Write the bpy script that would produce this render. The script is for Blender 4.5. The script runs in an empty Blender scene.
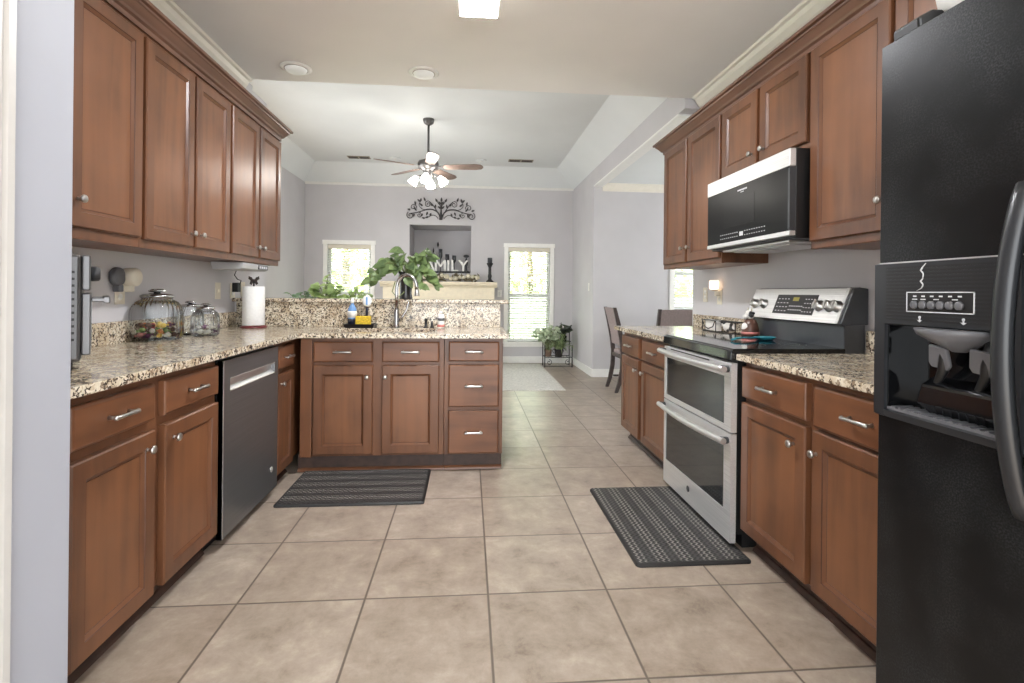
import bpy, bmesh, math, random
from mathutils import Vector, Matrix
random.seed(7)
PI = math.pi
sc = bpy.context.scene
COL = sc.collection

# ------------------------------------------------------------------ camera
W, H = 1024, 683
F, YAW, ROLL, V0, CH = 512.0, 0.0845, 0.0102, 292.6, 1.1864
cd = bpy.data.cameras.new('camera')
cam = bpy.data.objects.new('camera', cd)
COL.objects.link(cam)
cd.sensor_width = 36.0
cd.lens = F * 36.0 / W
cd.shift_y = -(H / 2 - V0) / W
cd.clip_start = 0.05
cd.clip_end = 200
fw = Vector((math.sin(YAW), math.cos(YAW), 0))
rt = Vector((math.cos(YAW), -math.sin(YAW), 0))
up = Vector((0, 0, 1))
R2 = rt * math.cos(ROLL) + up * math.sin(ROLL)
U2 = up * math.cos(ROLL) - rt * math.sin(ROLL)
m = Matrix.Identity(4)
for i in range(3):
    m[i][0], m[i][1], m[i][2] = R2[i], U2[i], -fw[i]
m[2][3] = CH
cam.matrix_world = m
sc.camera = cam

# ------------------------------------------------------------------ world, sun, exposure
wd = bpy.data.worlds.new('sky')
sc.world = wd
wd.use_nodes = True
bg = wd.node_tree.nodes['Background']
bg.inputs[0].default_value = (0.93, 0.97, 1.0, 1)
bg.inputs[1].default_value = 1.9
sd = bpy.data.lights.new('sun', 'SUN')
sd.energy = 5.0
sd.angle = 0.02
sd.color = (1, 0.96, 0.88)
sun = bpy.data.objects.new('sun', sd)
COL.objects.link(sun)
sun.rotation_euler = (math.radians(26), 0, math.radians(-18))
sc.view_settings.view_transform = 'Standard'
sc.view_settings.look = 'None'
sc.view_settings.gamma = 1
sc.view_settings.use_curve_mapping = False
sc.view_settings.exposure = 1.97
LAMP_KITCHEN, LAMP_BOTTOM, LAMP_FAN = 0.6, 125.0, 13.0


# ------------------------------------------------------------------ materials
def lin(c):
    def f(v):
        v /= 255.0
        return v / 12.92 if v <= 0.04045 else ((v + 0.055) / 1.055) ** 2.4
    return (f(c[0]), f(c[1]), f(c[2]), 1.0)


class NT:
    def __init__(s, name):
        s.m = bpy.data.materials.new(name)
        s.m.use_nodes = True
        s.t = s.m.node_tree
        s.b = s.t.nodes['Principled BSDF']
        s.out = s.t.nodes['Material Output']

    def n(s, typ, **kw):
        nd = s.t.nodes.new(typ)
        for k, v in kw.items():
            if k.startswith('i_'):
                key = k[2:]
                key = int(key) if key.isdigit() else key
                nd.inputs[key].default_value = v
            else:
                setattr(nd, k, v)
        return nd

    def l(s, a, b):
        s.t.links.new(a, b)

    def math(s, op, a, b=None, c=None):
        nd = s.n('ShaderNodeMath', operation=op)
        for i, v in enumerate((a, b, c)):
            if v is None:
                continue
            if hasattr(v, 'is_linked'):
                s.l(v, nd.inputs[i])
            else:
                nd.inputs[i].default_value = v
        return nd.outputs[0]

    def ramp(s, fac, stops, interp='LINEAR'):
        r = s.n('ShaderNodeValToRGB')
        r.color_ramp.interpolation = interp
        el = r.color_ramp.elements
        while len(el) < len(stops):
            el.new(0.5)
        for e, (p, c) in zip(el, stops):
            e.position = p
            e.color = c if len(c) == 4 else lin(c)
        s.l(fac, r.inputs[0])
        return r.outputs[0]

    def coords(s, scale=(1, 1, 1), rnd=0.0, kind='Object'):
        tc = s.n('ShaderNodeTexCoord')
        mp = s.n('ShaderNodeMapping')
        mp.inputs['Scale'].default_value = scale
        s.l(tc.outputs[kind], mp.inputs['Vector'])
        if rnd:
            oi = s.n('ShaderNodeObjectInfo')
            cb = s.n('ShaderNodeCombineXYZ')
            v = s.math('MULTIPLY', oi.outputs['Random'], rnd)
            for i in range(3):
                s.l(v, cb.inputs[i])
            s.l(cb.outputs[0], mp.inputs['Location'])
        return mp.outputs[0]

    def mix(s, fac, a, b, mode='MIX'):
        nd = s.n('ShaderNodeMix', data_type='RGBA', blend_type=mode)
        for v, k in ((fac, 0), (a, 6), (b, 7)):
            if hasattr(v, 'is_linked'):
                s.l(v, nd.inputs[k])
            else:
                nd.inputs[k].default_value = v
        return nd.outputs[2]

    def bump(s, h, st=0.2, dist=0.002):
        b = s.n('ShaderNodeBump')
        b.inputs['Strength'].default_value = st
        b.inputs['Distance'].default_value = dist
        s.l(h, b.inputs['Height'])
        s.l(b.outputs[0], s.b.inputs['Normal'])


def plain(name, c, rough=0.5, metal=0.0, spec=0.5, noise=0.0, nscale=20.0, coat=0.0):
    t = NT(name)
    t.b.inputs['Roughness'].default_value = rough
    t.b.inputs['Metallic'].default_value = metal
    t.b.inputs['Specular IOR Level'].default_value = spec
    t.b.inputs['Coat Weight'].default_value = coat
    if noise:
        nz = t.n('ShaderNodeTexNoise')
        nz.inputs['Scale'].default_value = nscale
        t.l(t.coords(), nz.inputs['Vector'])
        a = lin(tuple(max(0, v * (1 - noise)) for v in c))
        b = lin(tuple(min(255, v * (1 + noise)) for v in c))
        t.l(t.ramp(nz.outputs[0], [(0.3, a), (0.7, b)]), t.b.inputs['Base Color'])
    else:
        t.b.inputs['Base Color'].default_value = lin(c)
    return t.m


def glow(name, c, st):
    t = NT(name)
    t.b.inputs['Base Color'].default_value = lin(c)
    t.b.inputs['Emission Color'].default_value = lin(c)
    t.b.inputs['Emission Strength'].default_value = st
    return t.m


def wood(name, axis, base=(111, 72, 48), dark=(79, 50, 35)):
    t = NT(name)
    sc3 = [13, 13, 13]
    sc3[axis] = 1.1
    v = t.coords(tuple(sc3), 30.0)
    n1 = t.n('ShaderNodeTexNoise')
    n1.inputs['Scale'].default_value = 1.4
    n1.inputs['Detail'].default_value = 6
    n1.inputs['Distortion'].default_value = 0.5
    t.l(v, n1.inputs['Vector'])
    v2 = t.coords((3, 3, 3), 11.0)
    n2 = t.n('ShaderNodeTexNoise')
    n2.inputs['Scale'].default_value = 1.0
    n2.inputs['Detail'].default_value = 3
    t.l(v2, n2.inputs['Vector'])
    f = t.math('ADD', t.math('MULTIPLY', n1.outputs[0], 0.45), t.math('MULTIPLY', n2.outputs[0], 0.55))
    c = t.ramp(f, [(0.3, dark), (0.5, base), (0.72, tuple(min(255, x * 1.13) for x in base))])
    t.l(c, t.b.inputs['Base Color'])
    t.b.inputs['Roughness'].default_value = 0.33
    t.b.inputs['Specular IOR Level'].default_value = 0.45
    t.bump(n1.outputs[0], 0.06, 0.001)
    return t.m


def granite():
    t = NT('granite')
    v = t.coords()
    nz = t.n('ShaderNodeTexNoise')
    nz.inputs['Scale'].default_value = 38
    nz.inputs['Detail'].default_value = 4
    t.l(v, nz.inputs['Vector'])
    ad = t.n('ShaderNodeMixRGB')
    ad.inputs[0].default_value = 0.05
    t.l(v, ad.inputs[1])
    t.l(nz.outputs[1], ad.inputs[2])
    vo = t.n('ShaderNodeTexVoronoi')
    vo.inputs['Scale'].default_value = 105
    t.l(ad.outputs[0], vo.inputs['Vector'])
    sp = t.n('ShaderNodeSeparateColor')
    t.l(vo.outputs['Color'], sp.inputs[0])
    c1 = t.ramp(sp.outputs[0], [(0.0, (72, 66, 62)), (0.13, (80, 72, 66)), (0.14, (132, 117, 102)), (0.30, (168, 152, 133)),
                                (0.31, (212, 202, 182)), (0.60, (226, 218, 200)), (0.61, (192, 178, 154)), (1.0, (236, 230, 216))], 'LINEAR')
    n2 = t.n('ShaderNodeTexNoise')
    n2.inputs['Scale'].default_value = 11
    n2.inputs['Detail'].default_value = 5
    t.l(v, n2.inputs['Vector'])
    k = t.ramp(n2.outputs[0], [(0.35, (214, 198, 178)), (0.6, (255, 253, 248))])
    c2 = t.mix(0.75, c1, k, 'MULTIPLY')
    vo2 = t.n('ShaderNodeTexVoronoi')
    vo2.inputs['Scale'].default_value = 150
    t.l(v, vo2.inputs['Vector'])
    sp2 = t.n('ShaderNodeSeparateColor')
    t.l(vo2.outputs['Color'], sp2.inputs[0])
    k2 = t.ramp(sp2.outputs[1], [(0.0, (0, 0, 0, 1)), (0.86, (0, 0, 0, 1)), (0.87, (1, 1, 1, 1))])
    c3 = t.mix(k2, c2, lin((92, 82, 74)))
    t.l(c3, t.b.inputs['Base Color'])
    t.b.inputs['Roughness'].default_value = 0.15
    t.b.inputs['Specular IOR Level'].default_value = 0.45
    return t.m


TS, TX, TY = 0.474, 0.088, 2.012


def floor_tile():
    t = NT('floor_tile')
    tc = t.n('ShaderNodeTexCoord')
    sx = t.n('ShaderNodeSeparateXYZ')
    t.l(tc.outputs['Object'], sx.inputs[0])
    ux = t.math('DIVIDE', t.math('SUBTRACT', sx.outputs[0], TX), TS)
    uy = t.math('DIVIDE', t.math('SUBTRACT', sx.outputs[1], TY), TS)

    def edge(u):
        fr = t.math('FRACT', t.math('ADD', u, 50.0))
        return t.math('MINIMUM', fr, t.math('SUBTRACT', 1.0, fr))
    d = t.math('MINIMUM', edge(ux), edge(uy))
    g = t.ramp(d, [(0.0, (0, 0, 0, 1)), (0.0060, (0, 0, 0, 1)), (0.011, (1, 1, 1, 1))])
    cb = t.n('ShaderNodeCombineXYZ')
    t.l(t.math('FLOOR', ux), cb.inputs[0])
    t.l(t.math('FLOOR', uy), cb.inputs[1])
    wn = t.n('ShaderNodeTexWhiteNoise', noise_dimensions='3D')
    t.l(cb.outputs[0], wn.inputs['Vector'])
    off = t.n('ShaderNodeVectorMath', operation='SCALE')
    off.inputs['Scale'].default_value = 9.0
    t.l(wn.outputs['Color'], off.inputs[0])
    vv = t.n('ShaderNodeVectorMath', operation='ADD')
    t.l(tc.outputs['Object'], vv.inputs[0])
    t.l(off.outputs[0], vv.inputs[1])
    n1 = t.n('ShaderNodeTexNoise')
    n1.inputs['Scale'].default_value = 6.5
    n1.inputs['Detail'].default_value = 12
    n1.inputs['Roughness'].default_value = 0.74
    n1.inputs['Distortion'].default_value = 0.2
    t.l(vv.outputs[0], n1.inputs['Vector'])
    c = t.ramp(n1.outputs[0], [(0.30, (124, 111, 99)), (0.42, (152, 139, 126)), (0.55, (168, 155, 142)), (0.70, (188, 177, 164))])
    tint = t.ramp(wn.outputs['Value'], [(0.0, (236, 231, 226)), (1.0, (255, 254, 252))])
    c = t.mix(1.0, c, tint, 'MULTIPLY')
    c = t.mix(g, lin((92, 80, 70)), c)
    t.l(c, t.b.inputs['Base Color'])
    r = t.ramp(n1.outputs[0], [(0.3, (0.30, 0.30, 0.30, 1)), (0.7, (0.42, 0.42, 0.42, 1))])
    t.l(r, t.b.inputs['Roughness'])
    hh = t.math('ADD', t.math('MULTIPLY', g, 1.0), t.math('MULTIPLY', n1.outputs[0], 0.25))
    t.bump(hh, 0.35, 0.003)
    return t.m


def mat_rubber():
    t = NT('mat_rubber')
    tc = t.n('ShaderNodeTexCoord')
    sx = t.n('ShaderNodeSeparateXYZ')
    t.l(tc.outputs['Object'], sx.inputs[0])
    zz = t.math('MULTIPLY', t.math('PINGPONG', sx.outputs[0], 0.013), 1.0)
    s = t.math('SINE', t.math('MULTIPLY', t.math('ADD', sx.outputs[1], zz), 2 * PI / 0.0262))
    strip = t.math('SINE', t.math('MULTIPLY', sx.outputs[1], 2 * PI / 0.1048))
    sm = t.ramp(t.math('ADD', t.math('MULTIPLY', strip, 0.5), 0.5), [(0.2, (0.62, 0.62, 0.62, 1)), (0.6, (1, 1, 1, 1))])
    k = t.math('MULTIPLY', t.math('ADD', t.math('MULTIPLY', s, 0.5), 0.5), sm)
    c = t.ramp(k, [(0.35, (40, 39, 39)), (0.7, (72, 70, 68)), (0.95, (138, 134, 128))])
    t.l(c, t.b.inputs['Base Color'])
    t.b.inputs['Roughness'].default_value = 0.55
    t.bump(k, 0.9, 0.004)
    return t.m


def steel(name, c, rough, axis, aniso=0.5):
    t = NT(name)
    s3 = [420, 420, 420]
    s3[axis] = 2.0
    nz = t.n('ShaderNodeTexNoise')
    nz.inputs['Scale'].default_value = 1.0
    nz.inputs['Detail'].default_value = 2
    t.l(t.coords(tuple(s3)), nz.inputs['Vector'])
    t.l(t.ramp(nz.outputs[0], [(0.3, tuple(x * .93 for x in c)), (0.7, tuple(min(255, x * 1.05) for x in c))]), t.b.inputs['Base Color'])
    t.b.inputs['Metallic'].default_value = 0.65
    t.b.inputs['Roughness'].default_value = rough
    return t.m


def glass(name, tint=(255, 255, 255), fac=1.0, rough=0.02):
    t = NT(name)
    tr = t.n('ShaderNodeBsdfTransparent')
    tr.inputs[0].default_value = lin(tint)
    gl = t.n('ShaderNodeBsdfGlossy')
    gl.inputs['Roughness'].default_value = rough
    lw = t.n('ShaderNodeFresnel')
    lw.inputs['IOR'].default_value = 1.45
    mx = t.n('ShaderNodeMixShader')
    f = t.math('MULTIPLY', lw.outputs[0], fac)
    t.l(f, mx.inputs[0])
    t.l(tr.outputs[0], mx.inputs[1])
    t.l(gl.outputs[0], mx.inputs[2])
    t.l(mx.outputs[0], t.out.inputs[0])
    return t.m


def leafmat(name, a, b, trans=0.25):
    t = NT(name)
    nz = t.n('ShaderNodeTexNoise')
    nz.inputs['Scale'].default_value = 14
    t.l(t.coords(), nz.inputs['Vector'])
    t.l(t.ramp(nz.outputs[0], [(0.35, a), (0.65, b)]), t.b.inputs['Base Color'])
    t.b.inputs['Roughness'].default_value = 0.45
    tl = t.n('ShaderNodeBsdfTranslucent')
    tl.inputs[0].default_value = lin(b)
    mx = t.n('ShaderNodeMixShader')
    mx.inputs[0].default_value = trans
    t.l(t.b.outputs[0], mx.inputs[1])
    t.l(tl.outputs[0], mx.inputs[2])
    t.l(mx.outputs[0], t.out.inputs[0])
    return t.m


def dusty(name, c, amt):
    t = NT(name)
    n1 = t.n('ShaderNodeTexNoise')
    n1.inputs['Scale'].default_value = 260
    n1.inputs['Detail'].default_value = 2
    t.l(t.coords(), n1.inputs['Vector'])
    n2 = t.n('ShaderNodeTexNoise')
    n2.inputs['Scale'].default_value = 7
    n2.inputs['Detail'].default_value = 4
    t.l(t.coords(), n2.inputs['Vector'])
    f = t.math('MULTIPLY', t.ramp(n1.outputs[0], [(0.42, (0, 0, 0, 1)), (0.7, (1, 1, 1, 1))]), t.ramp(n2.outputs[0], [(0.42, (0, 0, 0, 1)), (0.75, (1, 1, 1, 1))]))
    col = t.mix(t.math('MULTIPLY', f, amt), lin(c), lin((120, 122, 124)))
    t.l(col, t.b.inputs['Base Color'])
    t.b.inputs['Roughness'].default_value = 0.3
    t.b.inputs['Specular IOR Level'].default_value = 0.24
    t.bump(n1.outputs[0], 0.05, 0.0006)
    return t.m


M = {}
M['wall'] = plain('wall_paint', (196, 193, 194), 0.75, noise=0.012, nscale=3)
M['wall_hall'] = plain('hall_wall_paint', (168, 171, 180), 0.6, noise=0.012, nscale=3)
M['ceil'] = plain('ceiling_paint', (234, 231, 227), 0.85, noise=0.01, nscale=2)
M['ceil2'] = plain('tray_ceiling_paint', (222, 225, 224), 0.85, noise=0.008, nscale=2)
M['trim'] = plain('trim_paint', (226, 220, 206), 0.4, noise=0.01)
M['trimw'] = plain('white_trim_paint', (232, 231, 226), 0.4, noise=0.01)
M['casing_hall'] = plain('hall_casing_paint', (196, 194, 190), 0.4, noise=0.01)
M['casing'] = plain('window_casing_paint', (243, 241, 235), 0.4, noise=0.01)
M['mantel'] = plain('mantel_paint', (236, 224, 198), 0.5, noise=0.02)
M['tile'] = floor_tile()
M['wv'] = wood('cherry_wood_upright_grain', 2, (106, 69, 46), (76, 49, 34))
M['wp'] = wood('cherry_panel_upright_grain', 2, (117, 77, 51), (84, 55, 38))
M['wh'] = wood('cherry_wood_level_grain', 0)
M['wglaze'] = plain('cherry_wood_glazed_groove', (78, 46, 32), 0.35, noise=0.1)
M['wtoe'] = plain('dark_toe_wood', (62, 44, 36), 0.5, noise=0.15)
M['granite'] = granite()
M['nickel'] = plain('satin_nickel', (190, 188, 184), 0.3, 1.0)
M['chrome'] = plain('chrome', (176, 175, 174), 0.2, 1.0)
M['steel_h'] = steel('brushed_steel', (226, 226, 225), 0.34, 0)
M['steel_dark'] = steel('dark_brushed_steel', (112, 112, 113), 0.34, 0)
M['steel_lite'] = plain('bright_steel', (214, 214, 213), 0.36, 0.8)
M['blackglass'] = plain('black_glass', (14, 15, 17), 0.06, 0, 0.6)
M['mwwindow'] = plain('microwave_window', (15, 16, 17), 0.28, 0, 0.16)
M['mwglass'] = plain('microwave_door_glass', (8, 9, 10), 0.28, 0, 0.16)
M['ovenglass'] = plain('oven_glass', (34, 35, 37), 0.05, 0, 0.7)
M['black'] = plain('black_plastic', (20, 20, 21), 0.4, noise=0.05)
M['blackm'] = plain('black_iron', (28, 27, 27), 0.5, noise=0.08)
M['charcoal'] = plain('charcoal_enamel', (62, 64, 68), 0.3, noise=0.03)
M['gray'] = plain('gray_plastic', (92, 92, 95), 0.45, noise=0.03)
M['dkgray'] = plain('dark_gray_plastic', (58, 60, 63), 0.4, noise=0.03)
M['fridge'] = dusty('black_fridge_enamel', (11, 12, 13), 0.2)
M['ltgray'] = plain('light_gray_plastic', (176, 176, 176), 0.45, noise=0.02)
M['fridgetrim'] = plain('fridge_trim_plastic', (30, 32, 35), 0.35, noise=0.04)
M['white'] = plain('white_plastic', (232, 230, 224), 0.45, noise=0.01)
M['cream'] = plain('cream_plastic', (222, 214, 196), 0.45, noise=0.01)
M['paper'] = plain('paper_towel', (236, 235, 232), 0.9, noise=0.015, nscale=60)
M['ink'] = plain('white_print', (205, 206, 208), 0.5)
M['glass'] = glass('clear_glass', (246, 250, 248))
M['jar'] = glass('ribbed_jar_glass', (244, 247, 248), 1.7, 0.08)
M['frost'] = glow('lit_frosted_glass', (255, 250, 242), LAMP_KITCHEN)
M['frost_low'] = glow('lit_frosted_glass_bottom', (248, 250, 255), LAMP_BOTTOM)
M['bulb'] = glow('lit_lamp_shade', (255, 249, 240), LAMP_FAN)
M['lens'] = glow('recessed_lens', (214, 214, 210), 0.07)
M['rubber'] = mat_rubber()
M['rubber_edge'] = plain('rubber_edge', (34, 33, 33), 0.5, noise=0.06)
M['fanmetal'] = plain('pewter', (96, 94, 93), 0.35, 0.6, noise=0.04)
M['fanblade'] = plain('fan_blade_veneer', (112, 96, 88), 0.42, noise=0.12, nscale=9)
M['rug'] = plain('rug_wool', (206, 203, 196), 0.95, noise=0.08, nscale=40)
M['leaf'] = leafmat('pothos_leaf', (66, 86, 54), (136, 158, 100))
M['leaf2'] = leafmat('bright_leaf', (104, 134, 74), (188, 206, 140), 0.4)
M['leaf3'] = leafmat('fern_leaf', (72, 98, 70), (122, 146, 110))
M['leaf4'] = leafmat('variegated_leaf', (110, 136, 92), (222, 228, 206))
M['leafs'] = leafmat('spider_blade', (84, 112, 66), (188, 202, 156))
M['leaf5'] = leafmat('dark_leaf', (52, 58, 50), (84, 92, 78))
M['stemm'] = plain('plant_stem', (104, 112, 66), 0.6, noise=0.1)
M['soil'] = plain('soil', (58, 44, 36), 0.95, noise=0.25)
M['pot'] = plain('dark_vase_glaze', (46, 44, 44), 0.25, noise=0.06)
M['terra'] = plain('clay_pot', (128, 104, 88), 0.7, noise=0.08)
M['chairwood'] = plain('espresso_wood', (70, 60, 57), 0.4, noise=0.12)
M['chairfab'] = plain('taupe_upholstery', (150, 136, 134), 0.85, noise=0.06, nscale=70)
M['ironwork'] = plain('wrought_metal', (66, 62, 62), 0.5, noise=0.06)
M['grass'] = plain('lawn', (150, 176, 96), 0.9, noise=0.2, nscale=4)
M['tree'] = leafmat('tree_foliage', (176, 190, 122), (214, 222, 160), 0.35)
M['bark'] = plain('bark', (110, 90, 70), 0.9, noise=0.2)
M['fencew'] = plain('pale_fence_boards', (158, 156, 152), 0.7, noise=0.05)
M['blind'] = plain('white_blind_slat', (240, 240, 238), 0.5)
M['vent'] = plain('vent_grille', (150, 140, 124), 0.6, noise=0.08)
M['ventd'] = plain('vent_gap', (58, 52, 46), 0.7)


# ------------------------------------------------------------------ mesh builder
class B:
    def __init__(s):
        s.bm = bmesh.new()

    def face(s, pts, mat=0, smooth=False):
        try:
            f = s.bm.faces.new([s.bm.verts.new(p) for p in pts])
        except ValueError:
            return None
        f.material_index = mat
        f.smooth = smooth
        return f

    def box(s, x0, x1, y0, y1, z0, z1, mat=0):
        v = [s.bm.verts.new((x, y, z)) for x in (x0, x1) for y in (y0, y1) for z in (z0, z1)]
        for q in ((0, 1, 3, 2), (4, 6, 7, 5), (0, 4, 5, 1), (2, 3, 7, 6), (0, 2, 6, 4), (1, 5, 7, 3)):
            f = s.bm.faces.new([v[i] for i in q])
            f.material_index = mat
        return s

    def rings(s, rings, mats=None, cap0=True, cap1=True, smooth=False, closed=True):
        """rings: list of lists of points, all the same length"""
        vs = [[s.bm.verts.new(p) for p in r] for r in rings]
        n = len(rings[0])
        for i in range(len(rings) - 1):
            for j in range(n if closed else n - 1):
                k = (j + 1) % n
                f = s.bm.faces.new((vs[i][j], vs[i][k], vs[i + 1][k], vs[i + 1][j]))
                f.material_index = mats[i] if mats else 0
                f.smooth = smooth
        if cap0:
            f = s.bm.faces.new(list(reversed(vs[0])))
            f.material_index = mats[0] if mats else 0
        if cap1:
            f = s.bm.faces.new(vs[-1])
            f.material_index = mats[-1] if mats else 0
        return s

    def prism(s, prof, axis, a0, a1, mat=0, smooth=False):
        """closed 2-D profile extruded along axis (0,1,2); profile gives the other two in order"""
        def pt(p, a):
            l = [p[0], p[1]]
            l.insert(axis, a)
            return tuple(l)
        return s.rings([[pt(p, a0) for p in prof], [pt(p, a1) for p in prof]], [mat, mat], smooth=smooth)

    def lathe(s, prof, c=(0, 0, 0), seg=24, axis=2, mat=0, smooth=True, rib=0.0, nrib=0):
        rs = []
        for r, z in prof:
            ring = []
            for i in range(seg):
                a = 2 * PI * i / seg
                rr = max(r, 1e-4) * (1 + (rib * math.cos(nrib * a) if nrib else 0))
                p = [rr * math.cos(a), rr * math.sin(a), z]
                if axis == 1:
                    p = [p[0], p[2], p[1]]
                elif axis == 0:
                    p = [p[2], p[0], p[1]]
                ring.append((c[0] + p[0], c[1] + p[1], c[2] + p[2]))
            rs.append(ring)
        return s.rings(rs, [mat] * len(rs), smooth=smooth)

    def tube(s, pts, r, seg=8, mat=0, flat=1.0):
        pts = [Vector(p) for p in pts]
        n = len(pts)
        rr = r if isinstance(r, (list, tuple)) else [r] * n
        rs = []
        up_ = None
        for i, p in enumerate(pts):
            t = (pts[min(i + 1, n - 1)] - pts[max(i - 1, 0)])
            t = t.normalized() if t.length > 1e-9 else Vector((0, 0, 1))
            if up_ is None:
                up_ = Vector((0, 0, 1)) if abs(t.z) < 0.9 else Vector((0, 1, 0))
            a = t.cross(up_)
            a = a.normalized() if a.length > 1e-6 else t.orthogonal().normalized()
            b = a.cross(t).normalized()
            up_ = b
            rs.append([tuple(p + a * (rr[i] * math.cos(2 * PI * k / seg)) + b * (rr[i] * flat * math.sin(2 * PI * k / seg))) for k in range(seg)])
        return s.rings(rs, [mat] * n, smooth=True)

    def ball(s, c, r, sx=1, sy=1, sz=1, seg=16, mat=0, noise=0.0):
        n = seg // 2
        prof = []
        rs = []
        for i in range(n + 1):
            th = PI * i / n
            ring = []
            for k in range(seg):
                a = 2 * PI * k / seg
                q = 1 + (random.uniform(-noise, noise) if noise and 0 < i < n else 0)
                ring.append((c[0] + sx * r * q * max(math.sin(th), 1e-3) * math.cos(a), c[1] + sy * r * q * max(math.sin(th), 1e-3) * math.sin(a), c[2] - sz * r * q * math.cos(th)))
            rs.append(ring)
        return s.rings(rs, [mat] * (n + 1), smooth=True)

    def xf(s, mx, start=0):
        vs = list(s.bm.verts)[start:]
        for v in vs:
            v.co = mx @ v.co
        return s

    def nv(s):
        s.bm.verts.ensure_lookup_table()
        return len(s.bm.verts)

    def out(s, name, mats, parent=None, bevel=0.0, loc=None, seg=2):
        bmesh.ops.recalc_face_normals(s.bm, faces=s.bm.faces)
        me = bpy.data.meshes.new(name)
        s.bm.to_mesh(me)
        s.bm.free()
        if not isinstance(mats, (list, tuple)):
            mats = [mats]
        for k in mats:
            me.materials.append(M[k] if isinstance(k, str) else k)
        o = bpy.data.objects.new(name, me)
        COL.objects.link(o)
        if parent is not None:
            o.parent = parent
        if loc is not None:
            o.location = loc
        if bevel:
            bv = o.modifiers.new('bevel', 'BEVEL')
            bv.width = bevel
            bv.segments = seg
            bv.limit_method = 'ANGLE'
            bv.angle_limit = math.radians(40)
        return o


def tag(o, label, cat, group=None, kind=None):
    o['label'] = label
    o['category'] = cat
    if group:
        o['group'] = group
    if kind:
        o['kind'] = kind
    return o


def thing(name, label, cat, loc=(0, 0, 0), rz=0.0, group=None):
    o = bpy.data.objects.new(name, None)
    o.empty_display_size = 0.1
    COL.objects.link(o)
    o.location = loc
    o.rotation_euler = (0, 0, rz)
    return tag(o, label, cat, group)


def struct(o):
    o['kind'] = 'structure'
    return o


def arc(c, r, a0, a1, n, plane='xz', y=0.0):
    pts = []
    for i in range(n + 1):
        a = math.radians(a0 + (a1 - a0) * i / n)
        if plane == 'xz':
            pts.append((c[0] + r * math.cos(a), y, c[1] + r * math.sin(a)))
        else:
            pts.append((c[0] + r * math.cos(a), c[1] + r * math.sin(a), y))
    return pts


def wallholes(b, axis, t0, t1, a0, a1, z0, z1, holes):
    """wall slab of thickness t0..t1 on the given axis (0: normal X, 1: normal Y) with rectangular holes (a0,a1,z0,z1)"""
    As = sorted({a0, a1, *[h[0] for h in holes], *[h[1] for h in holes]})
    Zs = sorted({z0, z1, *[h[2] for h in holes], *[h[3] for h in holes]})
    for i in range(len(As) - 1):
        for j in range(len(Zs) - 1):
            ca, cz = (As[i] + As[i + 1]) / 2, (Zs[j] + Zs[j + 1]) / 2
            if any(h[0] < ca < h[1] and h[2] < cz < h[3] for h in holes):
                continue
            if axis == 1:
                b.box(As[i], As[i + 1], t0, t1, Zs[j], Zs[j + 1])
            else:
                b.box(t0, t1, As[i], As[i + 1], Zs[j], Zs[j + 1])
    return b


# ================================================================== STRUCTURE
LW, RW = -1.76, 1.90           # kitchen side walls
KC = 2.80                      # kitchen ceiling
FY = 8.60                      # far wall
LX, LR = -2.67, 1.76           # living room side walls
TZ = 3.22                      # tray ceiling
WZ = 2.95
DY = 7.145                     # dining far wall
DC = 2.74

struct(B().box(-3.6, 5.0, -4.2, 9.4, -0.10, 0.0).out('floor', 'tile'))
struct(B().box(-2.9, 2.02, -1.3, 4.08, KC, KC + 0.12).out('ceiling', 'ceil'))
b = B()
b.box(-2.42, 1.42, 4.4, 8.25, TZ, TZ + 0.1)
# sloped sides of the tray
e = 0.1
P = [(LX, 4.08), (LR, 4.08), (LR, FY), (LX, FY)]
Q = [(-2.42, 4.4), (1.42, 4.4), (1.42, 8.25), (-2.42, 8.25)]
for i in range(4):
    k = (i + 1) % 4
    b.face([(P[i][0], P[i][1], WZ), (P[k][0], P[k][1], WZ), (Q[k][0], Q[k][1], TZ), (Q[i][0], Q[i][1], TZ)])
b.box(LX - .1, LR + .1, 4.0, 4.08, KC + .12, WZ + .02)
struct(b.out('ceiling_living', 'ceil2'))
struct(B().box(LR + .12, 5.0, 4.21, DY, DC, DC + 0.1).out('ceiling_dining', 'ceil2'))

struct(B().box(LW - .12, LW, 1.46, 4.60, 0, KC).out('wall_left', 'wall'))
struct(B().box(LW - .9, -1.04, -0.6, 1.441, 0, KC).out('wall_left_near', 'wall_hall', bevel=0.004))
struct(B().box(LX, LW - .12, 4.48, 4.60, 0, WZ).out('wall_left_return', 'wall'))
struct(wallholes(B(), 0, LX - .15, LX, 4.48, FY, 0, WZ + .05, [(4.9, 6.9, 0, 2.15)]).out('wall_living_left', 'wall'))  # hole is an unseen opening added to let sky light into the living room
struct(B().box(RW, RW + .12, -1.3, 4.21, 0, KC).out('wall_right', 'wall'))
b = B()
b.box(LR, RW, 4.08, 4.21, 2.72, WZ + .1)
b.box(LR, LR + .12, 4.21, DY, 2.72, WZ + .1)
b.box(LR, LR + .12, DY, FY, 0, WZ + .1)
struct(b.out('wall_living_right', 'wall'))
W3 = (2.945, 3.75, 0.96, 2.05)
struct(wallholes(B(), 1, DY, DY + .15, LR + .12, 5.0, 0, DC, [W3]).out('wall_dining_far', 'wall'))
struct(wallholes(B(), 0, 4.85, 5.0, 4.21, DY, 0, DC, [(4.7, 6.6, 0.3, 2.15)]).out('wall_dining_right', 'wall'))  # unseen side opening, added to bring daylight into the dining nook
struct(B().box(RW + .12, 5.0, 4.09, 4.21, 0, DC).out('wall_dining_near', 'wall'))
W1 = (0.66, 1.37, 0.36, 1.95)
W2 = (-2.305, -1.61, 0.36, 1.95)
NI = (-0.985, 0.03, 1.50, 2.30)
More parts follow.
